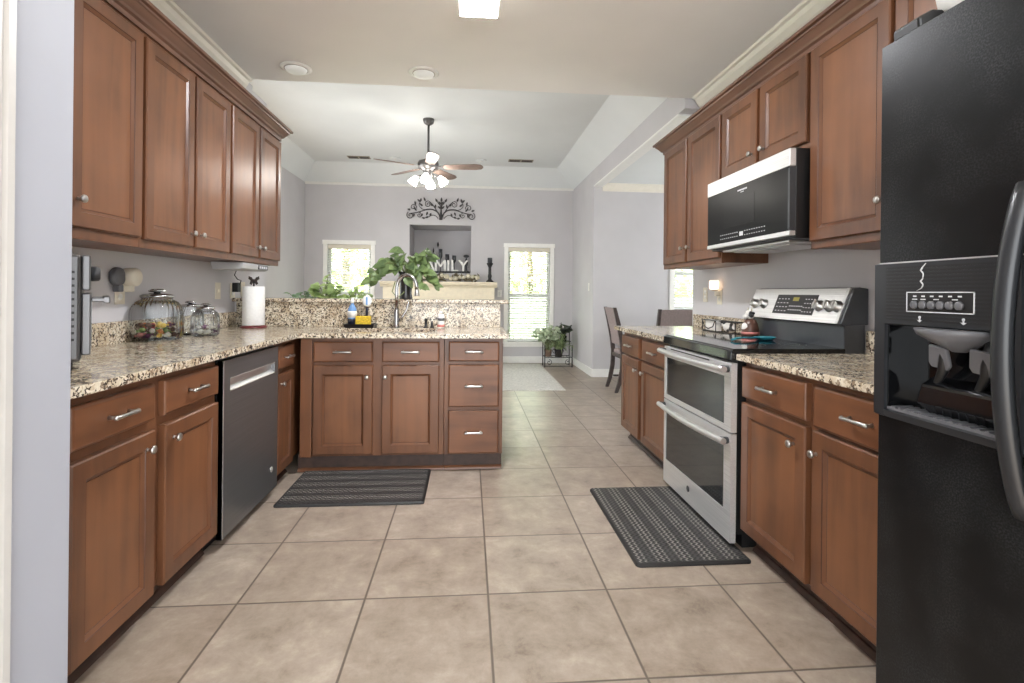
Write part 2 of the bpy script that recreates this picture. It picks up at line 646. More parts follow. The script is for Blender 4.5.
b = wallholes(B(), 1, FY, FY + .16, LX - .15, LR + .12, 0, WZ + .05, [W1, W2, NI])
b.box(NI[0] - .05, NI[1] + .05, FY + .75, FY + .80, NI[2] - .05, NI[3] + .05)
b.box(NI[0] - .05, NI[0], FY + .16, FY + .75, NI[2] - .05, NI[3] + .05)
b.box(NI[1], NI[1] + .05, FY + .16, FY + .75, NI[2] - .05, NI[3] + .05)
b.box(NI[0], NI[1], FY + .16, FY + .75, NI[3], NI[3] + .05)
b.box(NI[0], NI[1], FY + .16, FY + .75, NI[2] - .05, NI[2])
struct(b.out('wall_far', 'wall'))
# half wall that carries the bar
struct(B().box(LW, 0.245, 4.03, 4.15, 0, 1.098).out('wall_bar', 'wall'))


# crown moulding (white)
def crown(name, axis, sgn, wall, zc, a0, a1, mat='trim', s=1.0):
    pr = [(0, 0), (.016, 0), (.020, .012), (.034, .022), (.058, .052), (.070, .078), (.088, .084), (.094, .1), (0, .1)]
    pf = [(wall + sgn * p[0] * s, zc - .1 * s + p[1] * s) for p in pr]
    b = B()
    if axis == 1:      # runs along Y, profile in X,Z
        b.prism([(p[0], p[1]) for p in pf], 1, a0, a1)
    else:              # runs along X, profile in Y,Z
        b.prism([(p[0], p[1]) for p in pf], 0, a0, a1)
    return struct(b.out(name, mat))


crown('trim_1', 1, 1, LW, KC, 1.441, 4.08)
crown('trim_2', 1, -1, RW, KC, -1.0, 4.05)
crown('trim_3', 0, -1, DY, DC, LR + .12, 4.85)
crown('trim_4', 0, -1, FY, WZ + .01, LX, LR, 'trimw', 0.35)


def baseb(name, x0, x1, y0, y1):
    return struct(B().box(x0, x1, y0, y1, 0, 0.115).out(name, 'trimw', bevel=0.004))


baseb('baseboard_far', LX, LR, FY - .015, FY)
baseb('baseboard_right', LR - .015, LR, DY - .015, FY - .015)
baseb('baseboard_dining', LR, 4.85, DY - .015, DY)
baseb('baseboard_left', LX, LX + .015, 6.95, FY - .015)
# door casing on the hall wall at the very left
b = B()
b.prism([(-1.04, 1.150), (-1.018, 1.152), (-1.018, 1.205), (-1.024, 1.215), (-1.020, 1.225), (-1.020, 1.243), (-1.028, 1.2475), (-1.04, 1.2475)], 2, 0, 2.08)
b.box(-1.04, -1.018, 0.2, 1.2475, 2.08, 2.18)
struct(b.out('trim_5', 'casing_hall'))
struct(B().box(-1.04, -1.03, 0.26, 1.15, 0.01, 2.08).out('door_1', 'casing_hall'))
# soffit strip under the header
struct(B().box(LR - .004, LR + .124, 4.21, DY, 2.70, 2.72).out('trim_6', 'trimw'))


# windows
def window(name, x0, x1, z0, z1, y, casing=.068):
    b = B()
    c = casing
    b.box(x0 - c, x0, y - .02, y, z0 - .02, z1 + c)
    b.box(x1, x1 + c, y - .02, y, z0 - .02, z1 + c)
    b.box(x0 - c - .012, x1 + c + .012, y - .026, y, z1, z1 + c)
    b.box(x0 - c - .02, x1 + c + .02, y - .05, y, z0 - .03, z0)
    b.box(x0 - c, x1 + c, y - .018, y, z0 - .085, z0 - .03)
    o = struct(b.out(name, 'casing', bevel=.003))
    f = B()
    zm = (z0 + z1) / 2 - .02
    d0, d1 = y + .07, y + .11
    for a0, a1, c0, c1 in ((x0, x0 + .045, z0, z1), (x1 - .045, x1, z0, z1), (x0 + .045, x1 - .045, z0, z0 + .05), (x0 + .045, x1 - .045, z1 - .05, z1), (x0 + .045, x1 - .045, zm - .025, zm + .025)):
        f.box(a0, a1, d0, d1, c0, c1)
    f.out('sash', 'trimw', o, bevel=.003)
    g = B()
    g.box(x0 + .045, x1 - .045, y + .088, y + .092, z0 + .05, zm - .025)
    g.box(x0 + .045, x1 - .045, y + .088, y + .092, zm + .025, z1 - .05)
    g.out('glass_pane', 'glass', o)
    return o


def blind(label, x0, x1, z0, z1, y):
    t = thing('window_blind', label, 'blind', ((x0 + x1) / 2, y, z1))
    w = (x1 - x0) / 2 - .004
    h = z1 - z0
    B().box(-w, w, -.03, .03, -.075, -.002).out('head_rail', 'cream', t, bevel=.004)
    b = B()
    n = int((h - .13) / .042)
    for i in range(n):
        z = -.11 - i * .042
        k = b.nv()
        b.box(-w, w, -.024, .024, -.0012, .0012)
        b.xf(Matrix.Translation((0, 0, z)) @ Matrix.Rotation(math.radians(24), 4, 'X'), k)
    b.out('slat_stack', 'blind', t)
    b = B()
    for x in (-w * .72, 0, w * .72):
        b.tube([(x, -.027, -.07), (x, -.027, -h + .03)], .0016, 5)
        b.tube([(x, .027, -.07), (x, .027, -h + .03)], .0016, 5)
    b.out('ladder_cord', 'blind', t)
    B().box(-w, w, -.024, .024, -h + .012, -h + .032).out('bottom_rail', 'blind', t, bevel=.003)


window('window_1', *W1, FY)
window('window_2', *W2, FY)
window('window_3', *W3, DY)
blind('white slatted blind in the tall window right of the mantel', W1[0], W1[1], W1[2], W1[3], FY + .036)
blind('white slatted blind in the window behind the bright green plant', W2[0], W2[1], W2[2], W2[3], FY + .036)
blind('white slatted blind in the dining nook window above the counter end', W3[0], W3[1], W3[2], W3[3], DY + .036)

# outside
struct(B().box(-14, 18, 9.4, 40, -.6, -.5).out('ground_lawn', 'grass'))
t = thing('garden_fence', 'pale board garden fence seen low through the tall window', 'fence', (0, 14.0, -.5))
b = B()
for i in range(64):
    x = -8 + i * .25
    b.prism([(x, 0), (x + .235, 0), (x + .235, 1.55), (x + .1175, 1.62), (x, 1.55)], 1, 0, .02)
b.out('board_panel', 'fencew', t)
b = B()
for z in (.3, 1.25):
    b.box(-8, 8, .02, .06, z, z + .09)
b.out('rail', 'fencew', t)


def tree(label, x, y, h, r):
    t = thing('tree', label, 'tree', (x, y, -.5), 0, 'trees beyond the garden fence')
    B().tube([(0, 0, 0), (.05, 0, h * .4), (0, .05, h * .7)], [.16, .12, .06], 8).out('trunk', 'bark', t)
    b = B()
    for i in range(1500):
        u = random.uniform(0, 2 * PI)
        q = random.uniform(-1, 1)
        rr = r * random.uniform(.55, 1.0) ** .5
        c = Vector((rr * math.sqrt(1 - q * q) * math.cos(u), rr * math.sqrt(1 - q * q) * math.sin(u), h * .58 + q * h * .42))
        d = Vector((random.uniform(-1, 1), random.uniform(-1, 1), random.uniform(-.6, .6))).normalized()
        e2 = d.orthogonal().normalized()
        s = random.uniform(.10, .22)
        b.face([c - d * s, c + e2 * s * .5, c + d * s, c - e2 * s * .5])
    b.out('crown', 'tree', t)


for i, (x, y, h, r, l) in enumerate(((2.0, 17.0, 5.2, 1.7, 'yellow green tree beyond the fence seen through the tall window'),
                                     (-4.0, 17.0, 5.4, 1.7, 'yellow green tree beyond the fence seen through the window behind the plants'),
                                     (8.0, 16.5, 5.6, 1.6, 'yellow green tree seen through the dining nook window'))):
    tree(l, x, y, h, r)


# ================================================================== CABINETS
def door_mesh(b, x0, x1, z0, z1, t=.02, fwid=.056):
    R = [(0, .0068), (0, -t + .005), (.005, -t), (fwid, -t), (fwid + .0015, -t + .003), (fwid + .013, -t + .0105), (fwid + .0145, -t + .012), (fwid + .016, -t + .0105)]
    rs = [[(x0 + i, y, z0 + i), (x1 - i, y, z0 + i), (x1 - i, y, z1 - i), (x0 + i, y, z1 - i)] for i, y in R]
    b.rings(rs, [0, 0, 0, 1, 0, 1, 1, 2])


def drawer_mesh(b, x0, x1, z0, z1, t=.02):
    R = [(0, .0068), (0, -t + .007), (.003, -t + .003), (.009, -t)]
    rs = [[(x0 + i, y, z0 + i), (x1 - i, y, z0 + i), (x1 - i, y, z1 - i), (x0 + i, y, z1 - i)] for i, y in R]
    b.rings(rs, [0, 0, 0, 0])


def knob(parent, x, z, y=-.02):
    B().lathe([(.008, 0), (.0055, .004), (.005, .012), (.013, .016), (.0155, .021), (.014, .026), (.008, .029), (.001, .0295)], (0, 0, 0), 16, 2).xf(
        Matrix.Translation((x, y, z)) @ Matrix.Rotation(PI / 2, 4, 'X')).out('knob', 'nickel', parent)


def pull(parent, x, z, y=-.02, L=.105):
    b = B()
    n = 14
    pts, rr = [], []
    for i in range(n + 1):
        u = i / n
        pts.append((x + (u - .5) * L, y - .026 - .006 * math.sin(PI * u), z + .002 * math.sin(PI * u)))
        rr.append(.0052 + .0026 * abs(math.cos(PI * u)) ** 3 + .0012 * math.sin(PI * u))
    b.tube(pts, rr, 8)
    for s in (-1, 1):
        b.tube([(x + s * L * .44, y, z), (x + s * L * .44, y - .012, z), (x + s * L * .44, y - .027, z)], [.008, .0055, .0065], 8)
        b.ball((x + s * L * .5, y - .026, z + 0), .0085, 1.0, 1, 1, 10)
    b.out('pull_handle', 'nickel', parent)


def cabinet(name, label, loc, rz, w, z0, z1, depth, doors, drawers, toe=None, cat='cabinet', group=None, extra=None, top=True):
    t = thing(name, label, cat, (loc[0], loc[1], 0), rz, group)
    b = B()
    b.box(0, w, .007 if z0 < 1 else 0, depth, z0, z1)
    if z0 > 1.0:   # recessed underside of a wall cabinet: light rail around the rim
        b.box(0, w, 0, .02, z0 - .003, z0)
    o = b.out('body', 'wv', t, bevel=.0015)
    if toe:
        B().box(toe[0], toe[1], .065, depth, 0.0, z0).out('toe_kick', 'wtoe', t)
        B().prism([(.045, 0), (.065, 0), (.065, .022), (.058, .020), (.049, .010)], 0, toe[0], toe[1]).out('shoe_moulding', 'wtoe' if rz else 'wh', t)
    for d in doors:
        x0, x1, a0, a1 = d[:4]
        b = B()
        door_mesh(b, x0, x1, a0, a1)
        o = b.out('door', ['wv', 'wglaze', 'wp'], t)
        if len(d) > 4:
            knob(o, d[4], d[5])
    for d in drawers:
        x0, x1, a0, a1 = d[:4]
        b = B()
        drawer_mesh(b, x0, x1, a0, a1)
        o = b.out('drawer', 'wh', t)
        pull(o, (x0 + x1) / 2, (a0 + a1) / 2)
    if extra:
        extra(t)
    return t


RL, RR = PI / 2, -PI / 2
BD = .61
# --- left base run: local x = Y - Y0, front faces +X
y0 = 1.49
cabinet('base_cabinet', 'cherry base cabinet left of the dishwasher, two drawers over two doors', (-1.125, y0), RL, .915, .10, .884, .63,
        [(1.535 - y0, 1.925 - y0, .096, .686, 1.875 - y0, .628), (1.985 - y0, 2.385 - y0, .096, .686, 2.035 - y0, .628)],
        [(1.536 - y0, 1.924 - y0, .722, .849), (1.983 - y0, 2.387 - y0, .722, .849)], (0, .915))
y0 = 3.085
cabinet('base_cabinet', 'narrow cherry base cabinet in the corner right of the dishwasher', (-1.125, y0), RL, .90, .10, .884, .63,
        [(3.108 - y0, 3.372 - y0, .096, .686, 3.15 - y0, .628)], [(3.108 - y0, 3.372 - y0, .715, .849)], (0, .375))
# --- peninsula, front faces -Y, local x = X - X0
x0 = -1.073


def pen_extra(t):
    B().box(.002, .074, -.012, .0068, .113, .875).out('corner_filler', 'wv', t, bevel=.002)


cabinet('sink_cabinet', 'cherry sink base cabinet under the faucet with two doors', (x0, 3.40), 0, .916, .113, .884, .60,
        [(-.989 - x0, -.615 - x0, .129, .705, -.648 - x0, .632), (-.556 - x0, -.187 - x0, .129, .705, -.533 - x0, .632)],
        [(-.989 - x0, -.617 - x0, .727, .858), (-.556 - x0, -.188 - x0, .727, .858)], (-.03, .916), extra=pen_extra)
x0 = -.155
cabinet('drawer_cabinet', 'cherry three drawer cabinet at the end of the peninsula', (x0, 3.40), 0, .387, .113, .884, .60, [],
        [(-.126 - x0, .206 - x0, .730, .860), (-.126 - x0, .206 - x0, .431, .708), (-.126 - x0, .206 - x0, .124, .406)], (0, .387))
# --- right base run, local x = Yfar - Y, front faces -X
yf = 4.135
cabinet('base_cabinet', 'cherry base cabinet beyond the range with two doors and two drawers', (1.28, yf), RR, 1.025, .10, .884, .61,
        [(yf - 4.125, yf - 3.705, .104, .690, yf - 3.755, .612), (yf - 3.645, yf - 3.15, .104, .690, yf - 3.60, .612)],
        [(yf - 4.128, yf - 3.708, .706, .852), (yf - 3.64, yf - 3.15, .706, .852)], (0, 1.025))
yf = 2.275
cabinet('base_cabinet', 'cherry base cabinet between the range and the black refrigerator', (1.28, yf), RR, .985, .10, .884, .61,
        [(yf - 2.270, yf - 1.818, .105, .693, yf - 1.885, .612), (yf - 1.780, yf - 1.31, .105, .693, yf - 1.755, .612)],
        [(yf - 2.270, yf - 1.822, .716, .858), (yf - 1.778, yf - 1.31, .706, .858)], (0, .985))
# --- left wall cabinets
UD = .31
y0 = 1.93
cabinet('wall_cabinet', 'tall single door cherry wall cabinet nearest the pale wall end', (-1.45, y0), RL, .455, 1.372, 2.36, UD,
        [(1.965 - y0, 2.378 - y0, 1.412, 2.306, 2.005 - y0, 1.515)], [])
y0 = 2.387
cabinet('wall_cabinet', 'two door cherry wall cabinet above the glass candy jars', (-1.45, y0), RL, .835, 1.372, 2.36, UD,
        [(2.402 - y0, 2.802 - y0, 1.407, 2.306, 2.775 - y0, 1.475), (2.825 - y0, 3.205 - y0, 1.407, 2.306, 2.865 - y0, 1.475)], [])
y0 = 3.222
cabinet('wall_cabinet', 'two door cherry wall cabinet above the paper towel roll', (-1.45, y0), RL, .822, 1.372, 2.36, UD,
        [(3.238 - y0, 3.628 - y0, 1.407, 2.306, 3.595 - y0, 1.475), (3.655 - y0, 4.032 - y0, 1.407, 2.306, 3.69 - y0, 1.475)], [])
# --- right wall cabinets
yf = 4.072
cabinet('wall_cabinet', 'tall two door cherry wall cabinet beside the far end of the microwave', (1.59, yf), RR, .962, 1.39, 2.36, UD,
        [(yf - 4.038, yf - 3.618, 1.422, 2.325, yf - 3.66, 1.525), (yf - 3.588, yf - 3.118, 1.422, 2.325, yf - 3.548, 1.525)], [])
yf = 3.108
cabinet('wall_cabinet', 'short two door cherry wall cabinet directly above the microwave', (1.59, yf), RR, .842, 1.884, 2.36, UD,
        [(yf - 3.088, yf - 2.702, 1.912, 2.325, yf - 2.742, 1.975), (yf - 2.668, yf - 2.282, 1.912, 2.325, yf - 2.628, 1.975)], [])
yf = 2.264
cabinet('wall_cabinet', 'tall two door cherry wall cabinet half hidden by the refrigerator', (1.59, yf), RR, .90, 1.405, 2.36, UD,
        [(yf - 2.252, yf - 1.803, 1.437, 2.325, yf - 1.83, 1.555), (yf - 1.780, yf - 1.37, 1.437, 2.325, yf - 1.745, 1.555)], [])

# wooden crown over the wall cabinets
CP = [(0, 2.325), (.010, 2.325), (.012, 2.345), (.024, 2.352), (.030, 2.362), (.052, 2.388), (.058, 2.392), (.060, 2.400), (.074, 2.404), (.076, 2.418), (0, 2.418)]


def cornice(label, xf, sgn, y0, y1, xw):
    b = B()
    rs = []
    pr = [(o, z) for o, z in CP]
    # near square end, front run, mitred corner, return to the wall
    rs.append([(xf + sgn * o, y0, z) for o, z in pr])
    rs.append([(xf + sgn * o, y1 + o, z) for o, z in pr])
    rs.append([(xw, y1 + o, z) for o, z in pr])
    b.rings(rs, [0, 0, 0])
    return tag(b.out('cabinet_cornice', 'wcorn'), label, 'moulding')


M['wcorn'] = wood('cherry_cornice_wood', 1, (106, 75, 60), (84, 57, 46))
cornice('stepped cherry crown moulding along the left wall cabinets', -1.449, 1, 1.90, 4.044, LW + .002)
cornice('stepped cherry crown moulding along the right wall cabinets', 1.589, -1, 1.30, 4.072, RW - .002)


# ================================================================== COUNTERTOPS
def slab(b, *bx):
    for q in bx:
        b.box(*q)


Z0, Z1 = .884, .914
t = thing('countertop', 'speckled granite countertop running along the left wall and peninsula', 'countertop', (0, 0, 0))
b = B()
SK = (-.95, -.23, 3.47, 3.83)        # sink cut-out
pts = [(LW, 1.445), (-1.075, 1.445), (-1.075, 3.35), (SK[0], 3.35), (SK[1], 3.35), (.265, 3.35), (.265, 4.01), (LW, 4.01)]
b.box(LW + .002, -1.075, 1.445, 3.35, Z0, Z1)
b.box(LW + .002, SK[0], 3.35, 4.03, Z0, Z1)
b.box(SK[1], .265, 3.35, 4.03, Z0, Z1)
b.box(SK[0], SK[1], 3.35, SK[2], Z0, Z1)
b.box(SK[0], SK[1], SK[3], 4.03, Z0, Z1)
bmesh.ops.remove_doubles(b.bm, verts=b.bm.verts, dist=1e-5)
b.out('slab', 'granite', t)
B().box(LW + .002, LW + .022, 1.445, 4.01, Z1, 1.022).out('backsplash', 'granite', t, bevel=.002)
B().box(LW + .022, .25, 4.008, 4.03, Z1, 1.098).out('bar_splash', 'granite', t, bevel=.002)
tag(B().box(LW, .312, 3.98, 4.33, 1.098, 1.126).out('bar_top', 'granite', None, bevel=.005), 'raised granite bar ledge behind the faucet', 'countertop')
t = thing('sink', 'steel undermount sink set in the peninsula counter', 'sink', (0, 0, 0))
b = B()
x0, x1, y0, y1 = SK
R = [(-.012, .883), (.004, .883), (.012, .86), (.02, .72), (.05, .70)]
b.rings([[(x0 + i, y0 + i, z), (x1 - i, y0 + i, z), (x1 - i, y1 - i, z), (x0 + i, y1 - i, z)] for i, z in R], [0] * 5, cap0=False)
b.out('basin', 'steel_lite', t)
B().lathe([(.045, .7005), (.045, .704), (.03, .703), (.001, .702)], (-.59, 3.65, 0), 20).out('drain', 'chrome', t)

t = thing('countertop', 'granite countertop piece between the range and refrigerator', 'countertop', (0, 0, 0))
B().box(1.238, RW, 1.17, 2.278, Z0, Z1).out('slab', 'granite', t, bevel=.004)
B().box(RW - .022, RW, 1.17, 2.278, Z1, 1.022).out('backsplash', 'granite', t, bevel=.002)
t = thing('countertop', 'granite countertop piece beyond the range with the cow decorations', 'countertop', (0, 0, 0))
b = B()
b.box(1.238, RW - .001, 3.108, 4.215, Z0, Z1)
b.box(1.238, RW - .001, 4.215, 4.27, Z0, Z1)
bmesh.ops.remove_doubles(b.bm, verts=b.bm.verts, dist=1e-5)
b.out('slab', 'granite', t)
B().box(RW - .022, RW, 3.108, 4.15, Z1, 1.022).out('backsplash', 'granite', t, bevel=.002)

# ================================================================== DISHWASHER
t = thing('dishwasher', 'dark stainless dishwasher between two left base cabinets', 'dishwasher', (-1.125, 2.41, 0), RL)
w = .668
B().box(.004, w - .004, 0, .58, .10, .872).out('tub', 'black', t)
B().box(.004, w - .004, .06, .56, 0.0, .10).out('toe_kick', 'black', t)
b = B()
# door front with pocket handle cut: ring construction
px0, px1, pz0, pz1 = .07, w - .05, .715, .775
b.box(0, w, -.026, 0, .055, pz0)
b.box(0, w, -.026, 0, pz1, .862)
b.box(0, px0, -.026, 0, pz0, pz1)
b.box(px1, w, -.026, 0, pz0, pz1)
o = b.out('door', 'steel_dark', t)
b = B()
b.prism([(-.0262, pz0), (-.027, pz0 + .004), (-.006, pz0 + .02), (-.003, pz1), (0, pz1), (0, pz0)], 0, px0, px1)
b.box(px0, px1, -.0275, -.0235, pz1 - .004, pz1 + .002)
b.out('pocket_handle', 'steel_lite', o)
b = B()
b.box(0, .006, -.0275, 0, .055, .862)
b.out('edge_trim', 'steel_lite', o)
b = B()
b.lathe([(.016, 0), (.016, .003), (.0125, .004), (.012, .0025), (.001, .0025)], (0, 0, 0), 20)
b.tube([(-.006, .004, .004), (-.002, -.004, .004), (.003, .005, .004), (.006, -.003, .004)], .0013, 5)
b.xf(Matrix.Translation((w - .085, -.026, .175)) @ Matrix.Rotation(PI / 2, 4, 'X'))
b.out('round_badge', 'steel_lite', o)

# ================================================================== RANGE
yf = 3.098
wR = .815
t = thing('range', 'stainless double oven range with black glass cooktop', 'range', (1.22, yf, 0), RR)
B().box(.006, wR - .004, .032, .60, .07, .89).out('body', 'black', t)
B().box(.02, wR - .02, .07, .58, 0, .07).out('plinth', 'black', t)


def oven_door(z0, z1, gz0, gz1, hz, badge=False):
    b = B()
    gx0, gx1 = .028, wR - .066
    b.box(0, wR, 0, .028, z0, gz0)
    b.box(0, wR, 0, .028, gz1, z1)
    b.box(0, gx0, 0, .028, gz0, gz1)
    b.box(gx1, wR, 0, .028, gz0, gz1)
    o = b.out('oven_door', 'steel_h', t)
    g = B()
    g.box(gx0, gx1, .004, .02, gz0, gz1)
    g.out('door_glass', 'ovenglass', o)
    h = B()
    pts, rr = [], []
    for i in range(21):
        u = i / 20
        pts.append((-.01 + u * (wR + .0), -.030 - .026 * math.sin(PI * u), hz))
        rr.append(.0155)
    h.tube(pts, rr, 10)
    h.out('handle', 'steel_lite', o)
    for x in (.012, wR - .03):
        B().tube([(x, 0, hz), (x, -.034, hz)], [.016, .017], 10).out('handle_bracket', 'dkgray', o)
    if badge:
        q = B()
        q.lathe([(.017, 0), (.017, .003), (.013, .004), (.001, .004)], (0, 0, 0), 20)
        q.xf(Matrix.Translation((.36, 0, .112)) @ Matrix.Rotation(PI / 2, 4, 'X'))
        q.out('round_badge', 'dkgray', o)
    return o


oven_door(.545, .868, .572, .80, .838)
oven_door(.032, .538, .170, .478, .503, True)
b = B()
b.box(.10, wR - .22, -.0015, .0, .852, .858)
b.out('vent_slot', 'black', t)
b = B()
b.prism([(-.006, .884), (-.004, .926), (.01, .936), (.56, .936), (.56, .884)], 0, -.002, wR + .002)
b.out('cooktop', 'blackglass', t, bevel=.002)
b = B()
b.box(-.003, wR + .003, -.008, .004, .925, .93)
b.out('cooktop_trim', 'charcoal', t)
b = B()
for cx, cy, r in ((.21, .17, .09), (.60, .17, .11), (.21, .42, .075), (.60, .42, .08)):
    for q in (r, r * .62):
        n = 40
        rs = []
        for k in range(n):
            a = 2 * PI * k / n
            rs.append((math.cos(a), math.sin(a)))
        for k in range(n):
            c0, c1 = rs[k], rs[(k + 1) % n]
            b.face([(cx + c0[0] * q, cy + c0[1] * q, .9365), (cx + c1[0] * q, cy + c1[1] * q, .9365), (cx + c1[0] * (q - .002), cy + c1[1] * (q - .002), .9365), (cx + c0[0] * (q - .002), cy + c0[1] * (q - .002), .9365)])
b.out('burner_ring', 'dkgray', t)
# backguard: black riser, tilted steel control panel
b = B()
b.prism([(.555, .936), (.553, 1.05), (.60, 1.05), (.66, 1.05), (.66, .90), (.56, .90)], 0, .0, wR)
b.out('back_riser', 'charcoal', t, bevel=.004)
PA, PB = Vector((0, .535, 1.052)), Vector((0, .600, 1.222))    # bottom and top of the slanted face
b = B()
b.prism([(PA.y, PA.z), (PB.y, PB.z), (PB.y + .03, 1.228), (.672, 1.222), (.672, 1.05), (PA.y + .01, 1.044)], 0, -.004, wR + .004, 0)
o = b.out('backguard', 'dkgray', t, bevel=.003)
un = (PB - PA).normalized()
nn = Vector((0, -un.z, un.y))


def PP(x, s, d=0.0):          # point on the slanted panel: x, fraction up, distance out
    q = PA + un * (s * (PB - PA).length) + nn * d
    return (x, q.y, q.z)


def pquad(b, x0, x1, s0, s1, d, mat=0):
    b.rings([[PP(x0, s0, 0), PP(x1, s0, 0), PP(x1, s1, 0), PP(x0, s1, 0)], [PP(x0, s0, d), PP(x1, s0, d), PP(x1, s1, d), PP(x0, s1, d)]], [mat, mat])


b = B()
pquad(b, -.004, wR - .03, .0, 1.0, .004)
cp = b.out('control_panel', 'steel_h', t)
b = B()
pquad(b, wR - .03, wR - .012, .0, 1.0, .009)
b.out('end_cap', 'steel_lite', t)
b = B()
pquad(b, .255, .60, .18, .80, .0062)
ds = b.out('display', 'black', cp)
b = B()
for i in range(4):
    for j in range(4):
        pquad(b, .275 + i * .028, .288 + i * .028, .26 + j * .13, .285 + j * .13, .0070)
for i in range(6):
    pquad(b, .39 + i * .02, .402 + i * .02, .30, .33, .0070)
    pquad(b, .39 + i * .02, .402 + i * .02, .42, .45, .0070)
for i in range(4):
    for j in range(4):
        pquad(b, .51 + i * .022, .520 + i * .022, .26 + j * .13, .285 + j * .13, .0070)
b.out('key_legend', 'ink', ds)
M['lcd'] = plain('display_amber', (150, 140, 60), 0.4)
b = B()
pquad(b, .405, .455, .60, .72, .0070)
b.out('clock_window', 'lcd', ds)
for i, x in enumerate((.055, .15, .635, .712, .788 - .0)):
    b = B()
    prof = [(.029, .004), (.030, .010), (.025, .012), (.023, .034), (.019, .037), (.001, .037)]
    b.lathe(prof, (0, 0, 0), 20)
    b.box(-.004, .004, -.022, .022, .036, .043)
    zx = nn
    xx = Vector((1, 0, 0))
    yy = zx.cross(xx)
    mx = Matrix((xx, yy, zx)).transposed().to_4x4()
    c = PP(x - (.02 if i == 4 else 0), .47)
    b.xf(Matrix.Translation(c) @ mx)
    b.out('knob', 'nickel', cp)

# ================================================================== MICROWAVE
yf = 3.096
t = thing('microwave', 'stainless and black over range microwave under the short cabinet', 'microwave', (1.487, yf, 0), RR)
w = .826
B().box(.004, w - .002, .03, .41, 1.455, 1.878).out('body', 'black', t, bevel=.004)
b = B()
b.box(0, w, 0, .03, 1.793, 1.876)
b.box(0, w, 0, .03, 1.468, 1.49)
b.out('door_trim', 'steel_h', t, bevel=.002)
o = B().box(0, w - .014, .003, .03, 1.49, 1.793).out('door', 'mwglass', t)
B().box(.20, w - .30, .0022, .004, 1.575, 1.73).out('window', 'mwwindow', o)
B().prism([(.006, 1.49), (.0, 1.5), (.0, 1.78), (.006, 1.79), (.03, 1.79), (.03, 1.49)], 0, w - .014, w).out('side_handle', 'dkgray', t)
b = B()
for j in range(2):
    for i in range(9):
        b.box(.165 + i * .023, .174 + i * .023, .0020, .0032, 1.512 + j * .022, 1.5165 + j * .022)
    for i in range(9):
        b.box(.43 + i * .023, .439 + i * .023, .0020, .0032, 1.512 + j * .022, 1.5165 + j * .022)
b.box(.378, .415, .0020, .0032, 1.513, 1.536)
b.out('touch_keys', 'ink', o)
b = B()
for i in range(7):
    b.box(.355 + i * .014, .366 + i * .014, .0020, .0032, 1.762, 1.770)
b.box(.385, .42, .0020, .0032, 1.752, 1.755)
b.out('lettering', 'ink', o)
b = B()
b.box(.10, w - .08, .05, .38, 1.444, 1.455)
b.box(.14, .36, .10, .32, 1.438, 1.444)
b.box(.46, .68, .10, .32, 1.438, 1.444)
b.out('grease_filter', 'steel_lite', t, bevel=.002)

# ================================================================== REFRIGERATOR
# local frame: x = Yfar - Y, front faces -X; door front bows slightly
FX, FYF, FH = .98, 1.147, 1.78
t = thing('refrigerator', 'black side by side refrigerator with ice and water dispenser', 'refrigerator', (FX, FYF, 0), RR)
FWd, DW1 = .905, .332
B().box(.006, FWd, .075, .84, .02, 1.765).out('body', 'fridgetrim', t, bevel=.006)
bw0, bw1 = .0, DW1
dz0, dz1, wz0, wz1 = .905, 1.263, .926, 1.121
b = B()


def dbox(b, x0, x1, z0, z1, y0=0, y1=.068):
    b.box(x0, x1, y0, y1, z0, z1)


dbox(b, 0, DW1, .05, dz0)
dbox(b, 0, DW1, dz1, FH)
dbox(b, DW1 - .006, DW1, dz0, dz1)
dbox(b, 0, DW1, dz0, dz1, .062, .068)
fd = b.out('freezer_door', 'fridge', t, bevel=.0015)
b = B()
dbox(b, DW1 + .007, FWd, .05, FH)
b.out('fridge_door', 'fridge', t, bevel=.006)
# dispenser surround with opening
b = B()
wx0, wx1 = .030, .297
b.prism([(.0, dz0), (-.012, dz0 + .004), (-.012, dz1 - .002), (0, dz1), (.062, dz1), (.062, dz0)], 0, .0, wx0)
b.prism([(.0, dz0), (-.012, dz0 + .004), (-.012, dz1 - .002), (0, dz1), (.062, dz1), (.062, dz0)], 0, wx1, DW1 - .006)
b.prism([(.0, dz0), (-.012, dz0 + .003), (-.014, wz0 - .003), (-.006, wz0), (.062, wz0), (.062, dz0)], 0, wx0, wx1)
b.prism([(-.006, wz1), (-.012, wz1 + .003), (-.012, dz1 - .002), (0, dz1), (.062, dz1), (.062, wz1)], 0, wx0, wx1)
ds = b.out('dispenser_surround', 'fridgetrim', fd)
b = B()
for i in range(16):
    z = wz1 + .012 + i * .0077
    b.box(wx0 + .004, wx1, -.0128, -.011, z, z + .0042)
b.out('ribbed_panel', 'black', ds)
b = B()
b.box(wx0, wx1, .045, .062, wz0, wz1)
b.box(wx0, wx0 + .004, -.004, .05, wz0, wz1)
b.box(wx1 - .004, wx1, -.004, .05, wz0, wz1)
b.out('recess_lining', 'blackglass', ds)
b = B()
b.box(wx0 + .004, wx1 - .004, -.008, .045, wz0, wz0 + .006)
for i in range(14):
    x = wx0 + .014 + i * .018
    b.box(x, x + .007, -.006, .043, wz0 + .006, wz0 + .009)
b.out('drip_tray', 'gray', ds)
b = B()
b.lathe([(.075, 0), (.07, -.012), (.045, -.028), (.02, -.040), (.012, -.046), (.001, -.046)], (.19, .012, wz1), 20)
b.out('ice_chute', 'gray', ds)
